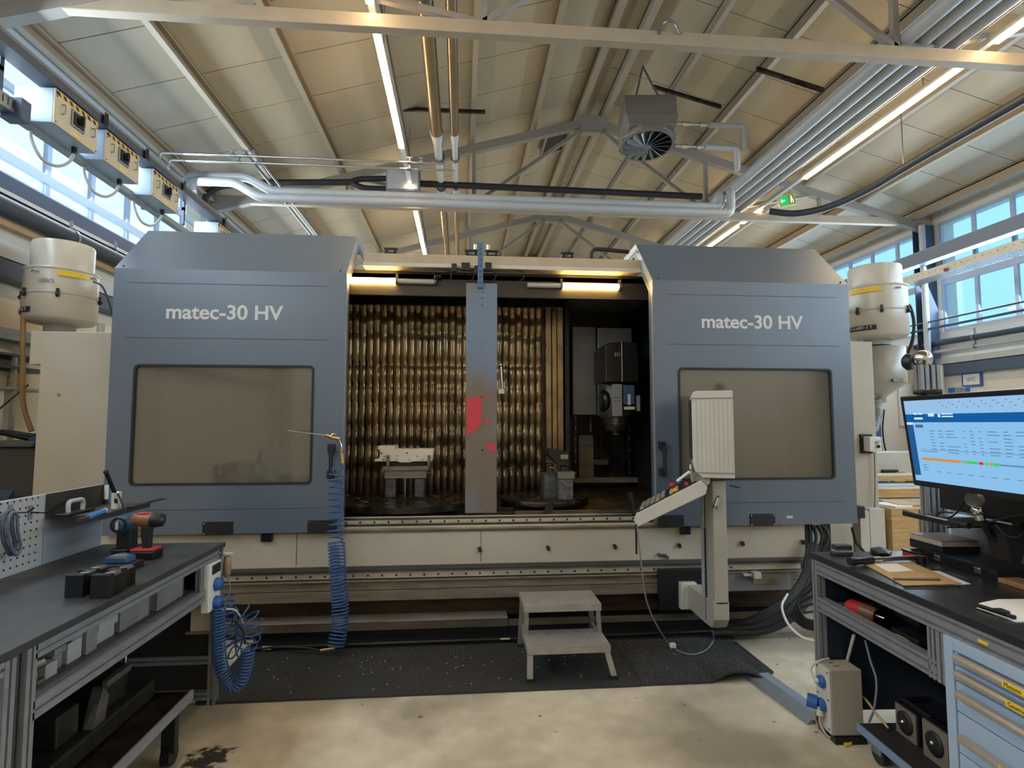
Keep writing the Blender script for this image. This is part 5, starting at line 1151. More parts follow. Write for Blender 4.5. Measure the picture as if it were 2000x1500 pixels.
q = W(284, 1078, Y=yy); M().box((q.x-.06, yy-.045, .90), (q.x+.065, yy+.05, .942)).obj('battery', BLACKM, t, bevel=.006); M().box((q.x-.058, yy-.04, .942), (q.x+.06, yy+.045, .955)).obj('battery_collar', RED, t, bevel=.004)
t = thing('battery_charger', 'low blue battery in a black charger beside the drills', 'charger', P3(240, 1100, .9)); c = Vector((-1.64, 2.96, .9))
M().box((c.x-.07, c.y-.05, .9), (c.x+.08, c.y+.06, .93)).obj('charger_base', BLACK, t, bevel=.006); M().prism([(c.x-.06, .93), (c.x+.05, .93), (c.x+.045, .955), (c.x-.01, .968), (c.x-.055, .96)], 'y', c.y-.03, c.y+.05).obj('battery', TEALP, t, bevel=.006)
M().box((c.x+.01, c.y-.054, .905), (c.x+.07, c.y-.05, .909)).box((c.x-.03, c.y-.031, .955), (c.x+.035, c.y-.0, .968)).obj('terminal_strip', GREY, t)
# four steel jaw blocks
JM = mat('black_jaw_face', (42, 44, 50), .35, .5); JT = mat('ground_steel', (176, 174, 168), .25, .9)
labs = ['dark steel vice jaw nearest the end of the bench row, front pair, wall side', 'dark steel vice jaw in the front pair, nearest the bench edge', 'dark steel vice jaw in the rear pair, wall side', 'dark steel vice jaw in the rear pair, nearest the bench edge']
for (px, py, w_, h_), lb in zip(((125, 1168, 31, 40), (175, 1170, 32, 42), (149, 1152, 30, 35), (207, 1153, 27, 37)), labs):
    a = W(px, py, Z=.9); w = w_/1112*a.y*1.0; hh = h_/1112*a.y
    t = thing('vice_jaw', lb, 'jaw', a, 'vice jaws on the worktop')
    M().box((a.x, a.y, .9), (a.x+w, a.y+.035, .9+hh)).obj('jaw_face', JM, t, bevel=.0015)
    M().box((a.x+.003, a.y+.035, .9), (a.x+w, a.y+.10, .9+hh*.86)).obj('jaw_body', DKSTEEL, t, bevel=.0015)
    M().box((a.x+w*.45, a.y+.035, .9+hh*.86), (a.x+w, a.y+.08, .9+hh)).obj('jaw_step', JT, t, bevel=.0015)
# gauge blocks and parts on the open shelf
sh = .70; GB = mat('shelf_block_grey', (148, 148, 146), .45, .3, (120, 120, 118), 12, .5); GB2 = mat('shelf_block_pale', (178, 178, 174), .45, .2, (150, 150, 148), 12, .5)
bl = [(2.94, 3.20, .11, GB, 'big grey block with a stamped corner at the far end of the open shelf'), (2.66, 2.90, .11, GB, 'big grey block second from the far end of the open shelf'),
      (2.50, 2.64, .055, GB2, 'pale block lying low in the middle of the open shelf'), (2.42, 2.485, .10, GB, 'narrow grey block standing in the middle of the open shelf'),
      (2.33, 2.41, .075, GB2, 'small pale block near the middle of the open shelf'), (2.27, 2.32, .06, GB, 'small grey block beside the pale one on the open shelf'), (2.20, 2.26, .05, GB2, 'small pale block close to the near post'), (2.10, 2.18, .04, GB, 'low grey block behind the near post')]
for i, (y0, y1, h, mm, lb) in enumerate(bl):
    tt = thing('steel_block', lb, 'block', (LX-.16, y0, sh), 'blocks on the open shelf')
    x1 = LX-.06-.012*(i % 3); M().box((x1-.16, y0, sh), (x1, y1, sh+h)).obj('block', mm, tt, bevel=.002)
    if i < 2: M().box((x1, y0+.02, sh+h-.02), (x1+.0012, y0+.04, sh+h-.01)).obj('stamp', BLACK, tt); M().box((x1-.15, y0+.03, sh+h), (x1-.02, y1-.03, sh+h+.0)).box((x1-.02, y1-.012, sh), (x1+.0015, y1-.009, sh+h)).obj('edge_line', DKSTEEL, tt)
for y0, y1, z0, z1, lb in ((2.50, 2.63, .757, .80, 'pale block stacked on the low block in the middle of the shelf'), (2.34, 2.40, .777, .81, 'dark box stacked on a small block in the middle of the shelf'), (2.25, 2.31, .762, .785, 'flat grey block stacked near the near post')):
    o = M().box((LX-.2, y0, z0), (LX-.065, y1, z1)).obj('steel_block', GB2 if 'pale' in lb else GB, bevel=.002); tag(o, lb, 'block', 'blocks on the open shelf')
t = thing('pipe_fitting', 'round bright fitting lying on the shelf close to the near post', 'fitting', (LX-.1, 2.15, sh)); M().cyl((LX-.12, 2.13, .75), (LX-.06, 2.19, .775), .022).obj('barrel', GREYSTEEL, t); M().cyl((LX-.05, 2.13, .715), (LX-.05, 2.17, .715), .012).obj('nut', CHROME, t)
# cart with vice under the bench
t = thing('low_cart', 'dark low cart loaded with a machine vice under the workbench', 'cart', (-1.7, 2.7, .1))
M().box((-2.0, 2.1, .27), (-1.30, 3.0, .30)).obj('deck', DKSTEEL, t, bevel=.003); M().box((-1.305, 2.1, .26), (-1.295, 3.0, .305)).obj('edge_strip', ALU, t)
for x, y in ((-1.36, 2.92), (-1.36, 2.2), (-1.92, 2.92)): M().cyl((x-.02, y, .05), (x+.02, y, .05), .05, 16).box((x-.03, y-.02, .06), (x+.03, y+.02, .27)).obj('castor', BLACKM, t)
VM = mat('oily_cast_iron', (66, 62, 58), .4, .6, (40, 37, 34), 8, .5)
t = thing('machine_vice', 'oily dark machine vice with handwheel lying on the low cart', 'vice', (-1.6, 2.5, .3))
M().box((-1.85, 2.25, .30), (-1.45, 2.95, .38)).obj('vice_base', VM, t, bevel=.01); M().box((-1.8, 2.65, .38), (-1.5, 2.80, .52)).obj('fixed_jaw', VM, t, bevel=.008); M().box((-1.8, 2.35, .38), (-1.5, 2.48, .50)).obj('moving_jaw', VM, t, bevel=.008)
M().prism([(2.50, .38), (2.58, .38), (2.60, .47), (2.56, .52), (2.53, .46)], 'x', -1.5, -1.46).obj('bright_lug', JT, t); M().box((-1.46, 2.55, .52), (-1.44, 2.72, .545)).obj('bright_bar', JT, t)
M().cyl((-1.65, 2.10, .42), (-1.65, 2.35, .42), .02).lathe([(.06, 0), (.065, .015), (.06, .03)], (-1.65, 2.12, .42), (0, -1, 0), 24).obj('handwheel', DKSTEEL, t)
o = M().box((-1.95, 2.2, .31), (-1.87, 2.9, .45)).obj('spare_casting', VM, bevel=.01); tag(o, 'long dark casting at the back of the low cart', 'casting')
for k, (x, y, z0, h) in enumerate(((-1.75, 2.86, .381, .12), (-1.6, 2.9, .381, .09))):
    o = M().cyl((x, y, z0), (x, y, z0+h), .045).obj('round_casting', VM, bevel=.004); tag(o, ['tall dark round casting at the far end of the vice', 'short dark round casting at the far end of the vice'][k], 'casting')
t = thing('bin', 'beige plastic bin side hanging under the far end of the shelf', 'bin', (-1.52, 3.4, .5))
a = W(376, 1180, Y=3.46); b = W(418, 1230, Y=3.46); M().prism([(a.x, b.z), (b.x, b.z), (b.x+.0, a.z+.03), (a.x, a.z)], 'y', 3.44, 3.50).obj('body', mat('bin_beige', (206, 192, 168), .5), t, bevel=.003)
M().box((a.x-.02, 3.43, b.z-.012), (b.x+.01, 3.51, b.z)).obj('rim', BEIGE2, t)
M().tube([(-1.60, 2.97, .63), (-1.60, 2.96, .36)], .01, 8).obj('rod', CHROME, t)
# socket box and coils at the bench end
t = thing('socket_box', 'white socket box with blue sockets mounted at the bench end', 'socket', (-1.37, 3.45, .6))
M().box((LX-.03, 3.33, .56), (LX+.015, 3.48, .82)).obj('housing', WHITE, t, bevel=.006)
for z in (.70, .60): M().lathe([(.034, 0), (.036, .02), (.03, .035), (.01, .038)], (LX+.015, 3.41, z), (1, 0, -.2), 20).obj('socket_lid', BLUEP, t)
M().box((LX+.015, 3.36, .76), (LX+.02, 3.46, .81)).obj('display', BLACK, t)
yb = 3.52; xb = -1.39
t = thing('filter_cup', 'small clear and tan air filter on the bench end post', 'filter', W(446, 1120, Y=3.6))
a = W(444, 1085, Y=3.6); b = W(446, 1122, Y=3.6); M().lathe([(.012, 0), (.02, -.01), (.024, -.06), (.022, -.11), (.01, -.125)], a, (0, 0, 1), 16).obj('cup', mat('tan_cup', (150, 124, 100), .35), t); M().box((a.x-.03, 3.58, a.z), (a.x+.03, 3.62, a.z+.015)).obj('head', OFFW, t, bevel=.003)
M().tube(spline([a+Vector((.01, 0, -.12)), a+Vector((.02, 0, -.2)), a+Vector((-.0, 0, -.27)), a+Vector((-.04, 0, -.3))], 5), .006, 6).obj('tail_tube', GREY, t)
t = thing('coiled_air_hose', 'blue coiled air hose hanging as a loop from the bench end post', 'hose', W(450, 1300, Y=3.4)); y = 3.40
path = spline([W(427, 1182, Y=y), W(426, 1230, Y=y), W(430, 1290, Y=y), W(442, 1330, Y=y), (W(456, 1341, Y=y)), W(472, 1325, Y=y), W(482, 1290, Y=y), W(484, 1268, Y=y)], 5)
M().tube(coil(path, .034, 40, 14), .005, 6).obj('tight_coil', HOSEB, t)
t = thing('coiled_air_hose', 'tangled fan of wide blue hose loops beside the bench end post', 'hose', W(480, 1230, Y=3.6)); y = 3.62
path = spline([W(438, 1162, Y=y), W(444, 1195, Y=y), W(442, 1232, Y=y), W(454, 1262, Y=y), W(472, 1266, Y=y), W(484, 1248, Y=y), W(488, 1224, Y=y), W(480, 1204, Y=y), W(466, 1196, Y=y)], 6)
M().tube(coil(path, lambda s: .045+.03*s, 17, 24), .005, 5).obj('loose_coil', HOSEB, t)
for k, (p, mm, lb) in enumerate((([W(425, 1192, Y=3.45), W(455, 1190, Y=3.5), W(468, 1202, Y=3.55), W(474, 1218, Y=3.6)], OFFW, 'pale air line arching from the bench post into the blue loops'), ([W(425, 1210, Y=3.45), W(455, 1212, Y=3.5), W(474, 1232, Y=3.55), W(480, 1258, Y=3.55)], BLACK, 'black air line arching from the bench post into the blue loops'), ([W(398, 1155, Y=3.4), W(410, 1162, Y=3.4), W(417, 1180, Y=3.4), W(420, 1230, Y=3.45)], HOSEB, 'thin blue air line crossing the shelf profile to the socket box'))):
    o = M().tube(spline(p, 6), .006, 8).obj('air_line', mm); tag(o, lb, 'hose')
# background by the cabinet wall
t = thing('storage_rack', 'steel wall rack with boxes above the dark machine beside the cream side cabinet', 'rack', (-3.9, 5.2, 1.2))
for y in (4.55, 5.15): M().box((-3.80, y, 1.2), (-3.77, y+.03, 2.25)).obj('upright', LGREY, t)
for z, mm in ((1.885, LGREY), (2.06, DKBLUE), (2.165, DKBLUE)): M().box((-4.04, 4.4, z), (-3.76, 5.7, z+.02)).obj('rack_shelf', mm, t)
for k, (y, h, mm, nm2) in enumerate(((4.62, .13, OFFW, 'off-white'), (4.80, .13, LGREY, 'grey'), (4.98, .13, OFFW, 'cream-white'), (5.17, .10, CARD, 'brown card'))):
    o = M().box((-3.98, y, 1.905), (-3.82, y+.16, 1.905+h)).obj('storage_box', mm, bevel=.004)
    tag(o, '%s box on the wall rack, %s from the long tan hose' % (nm2, ['fourth', 'third', 'second', 'nearest'][k]), 'box', 'boxes on the wall rack')
o = M().box((-3.98, 5.0, 2.185), (-3.80, 5.25, 2.215)).obj('flat_box', WHITE, bevel=.003); tag(o, 'flat white box lying on top of the wall rack', 'box')
o = M().box((-3.82, 4.45, 1.30), (-3.785, 5.08, 1.88)).obj('leaning_board', mat('pale_blue_panel', (222, 232, 242), .5), bevel=.008); tag(o, 'tall pale board leaning under the wall rack', 'board')
o = M().tube([W(0, 798, X=-3.74), W(55, 752, X=-3.74)], .008, 6).obj('thin_rod', BLACKM); tag(o, 'thin dark rod leaning across the pale board', 'rod')
t = thing('dark_machine', 'dark grey low machine beside the cream side cabinet', 'machine', (-3.7, 5.1, 0))
M().box((-3.75, 4.7, 0), (-3.25, 5.6, 1.42)).obj('body', mat('dark_grey_machine', (62, 62, 62), .5), t, bevel=.02); M().box((-3.75, 4.66, 1.42), (-3.25, 5.6, 1.46)).obj('top', mat('dark_lid', (80, 80, 80), .5), t, bevel=.01)
M().prism([(4.66, 1.05), (4.72, 1.12), (4.72, .9), (4.66, .9)], 'x', -3.74, -3.4).obj('blue_tray', DKBLUE, t)
for k in range(2):
    o = M().tube(spline([(-4.0, 4.8, 1.52), (-3.8, 4.78, 1.50+.03*k), (-3.6, 4.8, 1.53), (-3.4, 4.85, 1.50-.02*k), (-3.3, 4.95, 1.48)], 6), .022, 8).obj('thick_cable', BLACKM); tag(o, ['upper thick black cable lying on the dark machine', 'lower thick black cable lying on the dark machine'][k], 'cable')
q = W(62, 862, Y=4.85); o = M().cyl(q, q+Vector((.08, 0, .02)), .035).obj('hose_fitting', TEALP, bevel=.004); tag(o, 'blue hose fitting on top of the dark machine', 'fitting')
# ================================================================ BENCH WITH THE MONITOR (slightly turned)
BENCH = Matrix.Translation((1.9, 3.0, 0)) @ Matrix.Rotation(R(-3.57), 4, 'Z')
CUR = BENCH
def w(px, py, x=None, y=None, z=None): return W(px, py, X=x, Y=y, Z=z)
t = thing('workbench', 'aluminium profile workbench with black top beneath the monitor', 'workbench', (.4, -.9, 0))
M().box((-.005, -2.2, .868), (.78, .015, .90)).obj('worktop', mat('black_worktop', (32, 34, 38), .3, 0, (44, 46, 50), 7, .5, .06, 200, rv=.1), t, bevel=.003)
def P(ax, lo, hi, cx, cy, w_=.045, h=.045, nw=1, nh=1): return prof(M(), ax, lo, hi, cx, cy, w_, h, nw, nh).obj('frame_profile', ALU, t)
P('y', -2.2, -.045, .0225, .832, .045, .07, 1, 2); P('z', 0.02, .867, .0225, -.0225); P('y', -.87, -.046, .0225, .64, .045, .07, 1, 2)
P('z', .60, .795, .0225, -.845, .045, .035); P('z', .60, .795, .0225, -.895, .045, .045)
P('z', 0.02, .867, .74, -.0225); P('x', .046, .715, -.0225, .832); P('x', .046, .715, -.0225, .62)
M().box((.05, -.042, .09), (.715, -.036, .86)).obj('end_sheet', mat('navy_end_sheet', (30, 36, 48), .5), t)
M().box((.046, -.87, .60), (.74, -.05, .608)).obj('shelf', mat('black_shelf', (30, 32, 36), .4), t); M().box((.73, -2.2, .05), (.738, -.05, .86)).obj('back_sheet', mat('navy_sheet', (34, 42, 56), .5), t)
M().box((.045, -.055, .05), (.05, -.05, .06)).obj('foot_stop', BLACK, t)
M().cyl((.0225, -.0225, 0), (.0225, -.0225, .02), .022).obj('levelling_foot', BLACKM, t)
# rear uprights and back panel
t = thing('bench_upright', 'tall aluminium upright at the back corner of the monitor bench', 'post', (.74, .06, 0))
for cx, cy in ((.70, .05), (.765, .05)): prof(M(), 'z', 0, 1.93, cx, cy, .05, .05).obj('profile', ALU, t)
M().cyl((.80, .05, 0), (.80, .05, 1.93), .022).obj('round_tube', CHROME, t)
t2 = thing('safety_mirror', 'round chrome ball mirror on top of the aluminium upright', 'mirror', w(1800, 700, x=.72)); c = w(1802, 701, x=.72)
M().ball(tuple(c), .05, 20).obj('mirror_ball', CHROME, t2); M().lathe([(.045, 0), (.05, .03), (.03, .05)], c+Vector((-.02, .05, -.01)), (-.4, .6, 0), 20).obj('back_shell', BLACK, t2); M().cyl(c-Vector((0, 0, .05)), (c.x, c.y, 1.9), .012).obj('stem', CHROME, t2)
t = thing('back_panel', 'light blue-grey rear panel behind the items on the monitor bench', 'panel', (.79, -1, .9))
M().box((.785, -2.2, .88), (.80, 0, 1.16)).obj('sheet', mat('panel_blue_grey', (160, 172, 186), .4, .1, (140, 152, 168), 3, .5), t)
m = M()
for y, z in ((-.62, 1.02), (-.66, .97), (-.70, 1.05), (-.74, .99)): m.box((.783, y-.008, z-.006), (.785, y+.008, z+.006))
m.obj('slot', BLACK, t, kind='stuff')
# monitor
my1 = w(1757, 775, x=.20).y; zt = w(1757, 775, x=.20).z; zb = w(1783, 945, x=.245).z; my0 = my1-.74
t = thing('monitor', 'wide black monitor showing a blue planning screen above the bench', 'monitor', (.24, (my0+my1)/2, zb))
ROTM = Matrix.Translation((.20, (my0+my1)/2, zt)) @ Matrix.Rotation(R(-6.5), 4, 'Y')
CUR = BENCH @ ROTM; H_ = zt-zb+.008; hw = (my1-my0)/2
M().box((0, -hw, -H_), (.035, hw, 0)).obj('housing', mat('monitor_black', (24, 28, 38), .35), t, bevel=.004)
# screen local: y from +hw (left in picture) to -hw, z down
def sc(n, u0, v0, u1, v1, m, d=.0004):   # u 0..1 from left, v 0..1 from top
    ya, yb = hw-.022, -hw+.022; za, zb_ = -.022, -H_+.026
    Yf = lambda u: ya+(yb-ya)*u; Zf = lambda v: za+(zb_-za)*v
    return (Yf(u0), Yf(u1), Zf(v0), Zf(v1), d)
def scm(name, rects, m):
    q = M()
    for (u0, v0, u1, v1, d) in rects:
        a, b, c_, e, dd = sc('', u0, v0, u1, v1, None, d); q.box((-dd, min(a, b), min(c_, e)), (0, max(a, b), max(c_, e)))
    return q.obj(name, m, t)
scm('screen', [(0, 0, 1, 1, .0005)], emis('scr_light', (132, 182, 222), 0.66))
scm('toolbar', [(0, 0, 1, .17, .001)], emis('scr_bar', (146, 186, 222), 0.63))
scm('header_bar', [(0.0, .17, 1, .27, .0012)], emis('scr_blue', (20, 92, 158), 0.59))
scm('side_bar', [(0.0, .25, .055, .93, .0012)], emis('scr_side', (40, 92, 146), 0.56))
scm('side_button', [(0.0, .27, .055, .30, .0016), (.075, .155, .11, .175, .0016), (.12, .155, .15, .175, .0016), (.20, .16, .25, .20, .0016), (.075, .21, .15, .235, .0016), (.28, .17, .30, .21, .0016), (.31, .165, .40, .18, .0016), (.31, .195, .40, .21, .0016)], emis('scr_white', (200, 222, 240), 0.63))
scm('tab', [(.075, .30, .14, .335, .0016)], emis('scr_tab', (70, 104, 144), 0.56))
rows = []
rnd = random.Random(3)
for r in range(8):
    v = .37+r*.036
    for u0, L in ((.19, .05), (.26, .04), (.32, .10), (.45, .015), (.50, .03), (.56, .02), (.62, .08), (.72, .05), (.80, .1), (.92, .04)):
        if rnd.random() < .8 or r == 0: rows.append((u0, v, u0+L*rnd.uniform(.6, 1), v+.007, .0014))
for k in range(26): u = .3+k*.026; rows.append((u, .035+.03*(k % 3), u+.012, .043+.03*(k % 3), .0016))
rows += [(.09, .60, 1, .604, .0014), (.09, .62, .2, .627, .0014), (.09, .79, .12, .797, .0014), (.09, .82, .13, .827, .0014), (.09, .85, .13, .857, .0014)]
for k in range(9): rows.append((.2+.08*k, .86, .235+.08*k, .866, .0014))
scm('table_text', rows, emis('scr_text', (84, 116, 156), 0.59))
scm('progress_bar', [(.09, .705, .40, .735, .0016), (.43, .705, .44, .735, .0016), (.60, .705, .62, .735, .0016)], emis('scr_orange', (206, 140, 62), 0.63))
scm('progress_done', [(.41, .708, .425, .732, .0016), (.445, .705, .52, .735, .0016), (.57, .708, .59, .732, .0016), (.625, .705, .67, .735, .0016)], emis('scr_green', (60, 200, 90), 0.63))
scm('progress_late', [(.53, .705, .56, .735, .0016)], emis('scr_red', (210, 50, 60), 0.63))
scm('progress_rest', [(.67, .712, 1, .730, .0014)], emis('scr_rest', (100, 140, 180), 0.59))
CUR = BENCH
z = .90
M().box((.28, my1-.50, zb+.05), (.33, my1-.25, zb+.25)).box((.33, my1-.42, zb+.1), (.80, my1-.34, zb+.16)).obj('mount_arm', BLACKM, t)
# things on the top edge
t = thing('web_camera', 'black dome device and webcam perched on the upright beside the monitor', 'camera', w(1812, 766, x=.22)); c = w(1800, 771, x=.215)
M().lathe([(.02, 0), (.032, .005), (.032, .018), (.02, .022)], c, (0, 0, 1), 20).obj('dome', BLACK, t); M().box(c+Vector((-.01, -.10, .0)), c+Vector((.02, -.03, .02))).obj('camera_body', BLACK, t, bevel=.004)
c = w(1872, 765, x=.30); t = thing('small_speaker', 'small blue and grey box on the top edge of the monitor', 'box', c)
M().box((c.x-.02, c.y-.03, c.z-.02), (c.x+.03, c.y+.035, c.z+.02)).obj('body', BLUEP, t, bevel=.004); M().box((c.x-.022, c.y-.04, c.z-.012), (c.x-.0, c.y-.005, c.z+.018)).obj('front', GREY, t, bevel=.004)
# tray and hardware under the monitor
t = thing('keyboard_tray', 'narrow dark tray with tools hanging beneath the monitor', 'tray', (.62, -.1, 1.1))
M().box((.42, -.50, 1.118), (.78, -.14, 1.126)).obj('tray_plate', BLACKM, t, bevel=.002); M().box((.415, -.50, 1.118), (.42, -.14, 1.14)).obj('tray_lip', BLACK, t)
for k in range(3):
    a = w(1765+k*9, 998+k*3, x=.45); b = w(1800+k*10, 1008+k*3, x=.43); o = M().cyl(a, b, .006, 8).obj('pen', [BLACK, CHROME, GREY][k]); tag(o, ['black', 'bright', 'grey'][k]+' pen at the outer end of the tray beneath the monitor', 'pen')
a = w(1810, 1010, x=.44); b = w(1852, 1019, x=.44); o = M().cyl(a, b, .010, 8).obj('marker_pen', OFFW); tag(o, 'white and red marker on the tray edge beneath the monitor', 'pen')
a = w(1855, 1020, x=.43); b = w(1893, 1027, x=.43); o = M().tube([a, a.lerp(b, .4), b], .014, 10).obj('hand_torch', BLACK); tag(o, 'black torch lying on the tray edge beneath the monitor', 'torch')
M().box((.60, -1.0, 1.16), (.78, -.16, 1.40)).obj('rear_block', BLACK, thing('mini_computer', 'black flat box mounted behind and below the monitor', 'computer', (.7, -.5, 1.1)), bevel=.006)
t = thing('microscope_lamp', 'chrome and black swivel head with round lens below the monitor', 'lamp', w(1908, 985, x=.40)); c = w(1908, 975, x=.42)
M().cyl(c, c+Vector((-.03, -.01, 0)), .032, 20).obj('lens_head', GREY, t); M().cyl(c+Vector((0, 0, -.03)), c+Vector((.01, 0, -.09)), .02).ball(tuple(c+Vector((.0, 0, -.05))), .026).obj('joint', CHROME, t); M().tube([c+Vector((.01, 0, -.08)), c+Vector((.05, 0, -.16)), c+Vector((.1, -.02, -.2))], .014, 8).obj('arm', BLACKM, t)
M().prism([(c.x+.05, c.z-.12), (c.x+.18, c.z-.12), (c.x+.12, c.z-.26), (c.x+.08, c.z-.26)], 'y', c.y-.07, c.y+.03).obj('bracket', BLACKM, t)
for k, pts in enumerate(([(1885, 975), (1870, 1000), (1845, 1015), (1830, 1010), (1838, 1000), (1860, 1002)], [(1945, 1025), (1965, 1045), (1985, 1050), (1998, 1042)], [(1850, 1030), (1900, 1028), (1960, 1012), (2000, 1005)])):
    o = M().tube(spline([w(px, py, x=.45) for px, py in pts], 6), .004, 6).obj('loose_cable', BLACK); tag(o, ['thin black cable curling over the tray beneath the monitor', 'thin black cable sagging before the blue-grey panel', 'thin black cable stretched below the swivel head'][k], 'cable')
a = w(1975, 1010, x=.6); b = w(1992, 1030, x=.6); o = M().box((.6, b.y, b.z), (.62, a.y, a.z)).obj('wall_socket', BLACK, bevel=.003); tag(o, 'black socket plate on the blue-grey panel', 'socket')
# cases on the worktop
z = .90
def slab(nm, lb, cat, p, q, h, m, z0=z, rz=0, par=None):
    c = (Vector(p)+Vector(q))/2; o = thing(nm, lb, cat, (c.x, c.y, z0)) if par is None else par
    M().box((p[0], p[1], z0), (q[0], q[1], z0+h), rot=Matrix.Rotation(R(rz), 3, 'Z'), at=(c.x, c.y, z0)).obj('body', m, o, bevel=.004); return o
t = slab('tool_case', 'large flat black tool case with metal latches at the back of the bench', 'case', (.50, -.60, 0), (.74, -.17, 0), .05, BLACKM)
M().box((.50, -.60, .926), (.499, -.17, .929)).obj('lid_seam', DKSTEEL, t)
for y in (-.26, -.50): M().box((.494, y-.018, .913), (.50, y+.018, .940)).box((.490, y-.012, .930), (.496, y+.012, .938)).obj('latch', CHROME, t, bevel=.001)
t = slab('red_box', 'flat red-fronted box wedged before the black tool case', 'box', (.46, -.19, 0), (.66, -.06, 0), .022, RED); M().box((.455, -.19, .922), (.66, -.06, .93)).obj('dark_lid', BLACKM, t)
t = slab('tool_case', 'black case carrying the wooden box at the back corner of the bench', 'case', (.54, -.24, 0), (.74, -.01, 0), .045, BLACK, z0=.931)
t = slab('wooden_box', 'flat wooden case with grey lid stacked on the black case', 'case', (.53, -.25, 0), (.72, -.03, 0), .026, mat('pink_wood', (196, 170, 150), .6, 0, (176, 150, 130), 12, .5, stretch=(1, 6, 1)), z0=.977)
M().box((.53, -.25, 1.003), (.72, -.03, 1.009)).obj('lid', GREY, t)
t = slab('wooden_block', 'small brown wooden block lying at the edge of view beside the black case', 'block', (.50, -.76, 0), (.60, -.60, 0), .022, mat('brown_wood', (164, 126, 84), .6, 0, (140, 104, 66), 9, .5))
# clipboard and papers
t = thing('clipboard', 'brown clipboard holding papers near the bench edge', 'clipboard', (.17, -.48, z))
q = [w(1687, 1103, z=z), w(1780, 1100, z=z), w(1878, 1142, z=z), w(1766, 1146, z=z)]; M().prism([(p.x, p.y) for p in q], 'z', z+.002, z+.006).obj('board', CARD, t)
q = [w(1706, 1104, z=z), w(1750, 1103, z=z), w(1785, 1118, z=z), w(1737, 1121, z=z)]; M().prism([(p.x, p.y) for p in q], 'z', z+.0065, z+.0085).obj('paper_slip', PAPER, t)
a = w(1746, 1130, z=z+.012); b = w(1835, 1131, z=z+.012); M().tube([a, b], .006, 8).obj('clip_bar', GREYSTEEL, t); a = w(1765, 1145, z=z+.006); b = w(1875, 1144, z=z+.006); M().cyl(a, b, .004, 8).obj('edge_clip', BLACKM, t)
q = [w(1815, 1115, z=z), w(1835, 1116, z=z), w(1896, 1141, z=z), w(1866, 1143, z=z)]; o = M().prism([(p.x, p.y) for p in q], 'z', z+.0003, z+.0013).obj('paper_sheet', PAPER); tag(o, 'white paper sheet sliding out from under the clipboard', 'paper')
# torque wrench
t = thing('torque_wrench', 'long black and steel torque wrench lying behind the clipboard', 'wrench', w(1720, 1095, z=z+.02)); h = z+.024
a = w(1660, 1097, z=h); b = w(1703, 1093, z=h); c = w(1788, 1089, z=h); d_ = w(1799, 1090, z=h)
M().lathe([(.020, 0), (.022, .02), (.017, .04), (.018, (b-a).length)], a, b-a, 16).obj('grip', BLACK, t); M().cyl(b, c, .011).obj('shaft', GREYSTEEL, t); M().cyl(b, b.lerp(c, .2), .014).obj('scale_sleeve', CHROME, t); M().cyl(d_-Vector((0, 0, .022)), d_+Vector((0, 0, .012)), .022, 20).obj('ratchet_head', BLACKM, t)
for (p0, p1, hh, lb) in (((1631, 1086), (1662, 1082), .02, 'flat grey box nearest the far corner post of the bench'), ((1634, 1076), (1660, 1074), .03, 'small slate box at the very end of the bench')):
    a = w(*p0, z=z); b = w(p1[0], p0[1]-2, z=z); t = slab('small_box', lb, 'box', (a.x, a.y, 0), (b.x, a.y+.05, 0), hh, mat('slate_%d' % p0[0], (62, 66, 72), .5))
    M().box((a.x-.001, a.y-.001, z+hh*.55), (b.x+.001, a.y+.05, z+hh*.62)).obj('lid_line', BLACK, t)
q = [w(1699, 1078, z=z), w(1722, 1075, z=z), w(1742, 1084, z=z), w(1737, 1089, z=z), w(1716, 1089, z=z)]
t = thing('calculator_case', 'dark ribbed case behind the torque wrench', 'case', q[0]); M().prism([(p.x, p.y) for p in q], 'z', z, z+.022).obj('body', BLACKM, t, bevel=.006)
for k in range(4): a = q[0].lerp(q[1], .2+.2*k); b = q[4].lerp(q[3], .2+.2*k); M().tube([a+Vector((0, 0, .023)), b+Vector((0, 0, .023))], .002, 5).obj('rib', BLACK, t)
# phone / gauge on papers
q = [w(1912, 1180, z=z), w(1950, 1172, z=z), w(2010, 1172, z=z), w(2030, 1215, z=z), w(1985, 1216, z=z), w(1940, 1200, z=z)]
t = thing('crumpled_paper', 'crumpled white paper under the black caliper at the frame edge', 'paper', q[0]); M().prism([(p.x, p.y) for p in q], 'z', z+.0005, z+.004).obj('sheet', PAPER, t)
t = thing('caliper', 'black caliper with bright edge lying on crumpled paper', 'caliper', q[0]); a = w(1915, 1184, z=z+.012); b = w(1982, 1206, z=z+.012); M().tube([a, b], .008, 8).obj('beam', BLACKM, t); M().box(a.lerp(b, .6)-Vector((.012, .02, .006)), a.lerp(b, .6)+Vector((.02, .02, .012))).obj('slider', BLACK, t, bevel=.003)
M().tube([a+Vector((-.014, -.0, -.006)), b+Vector((-.014, 0, -.006))], .002, 5).obj('bright_edge', WHITE, t)
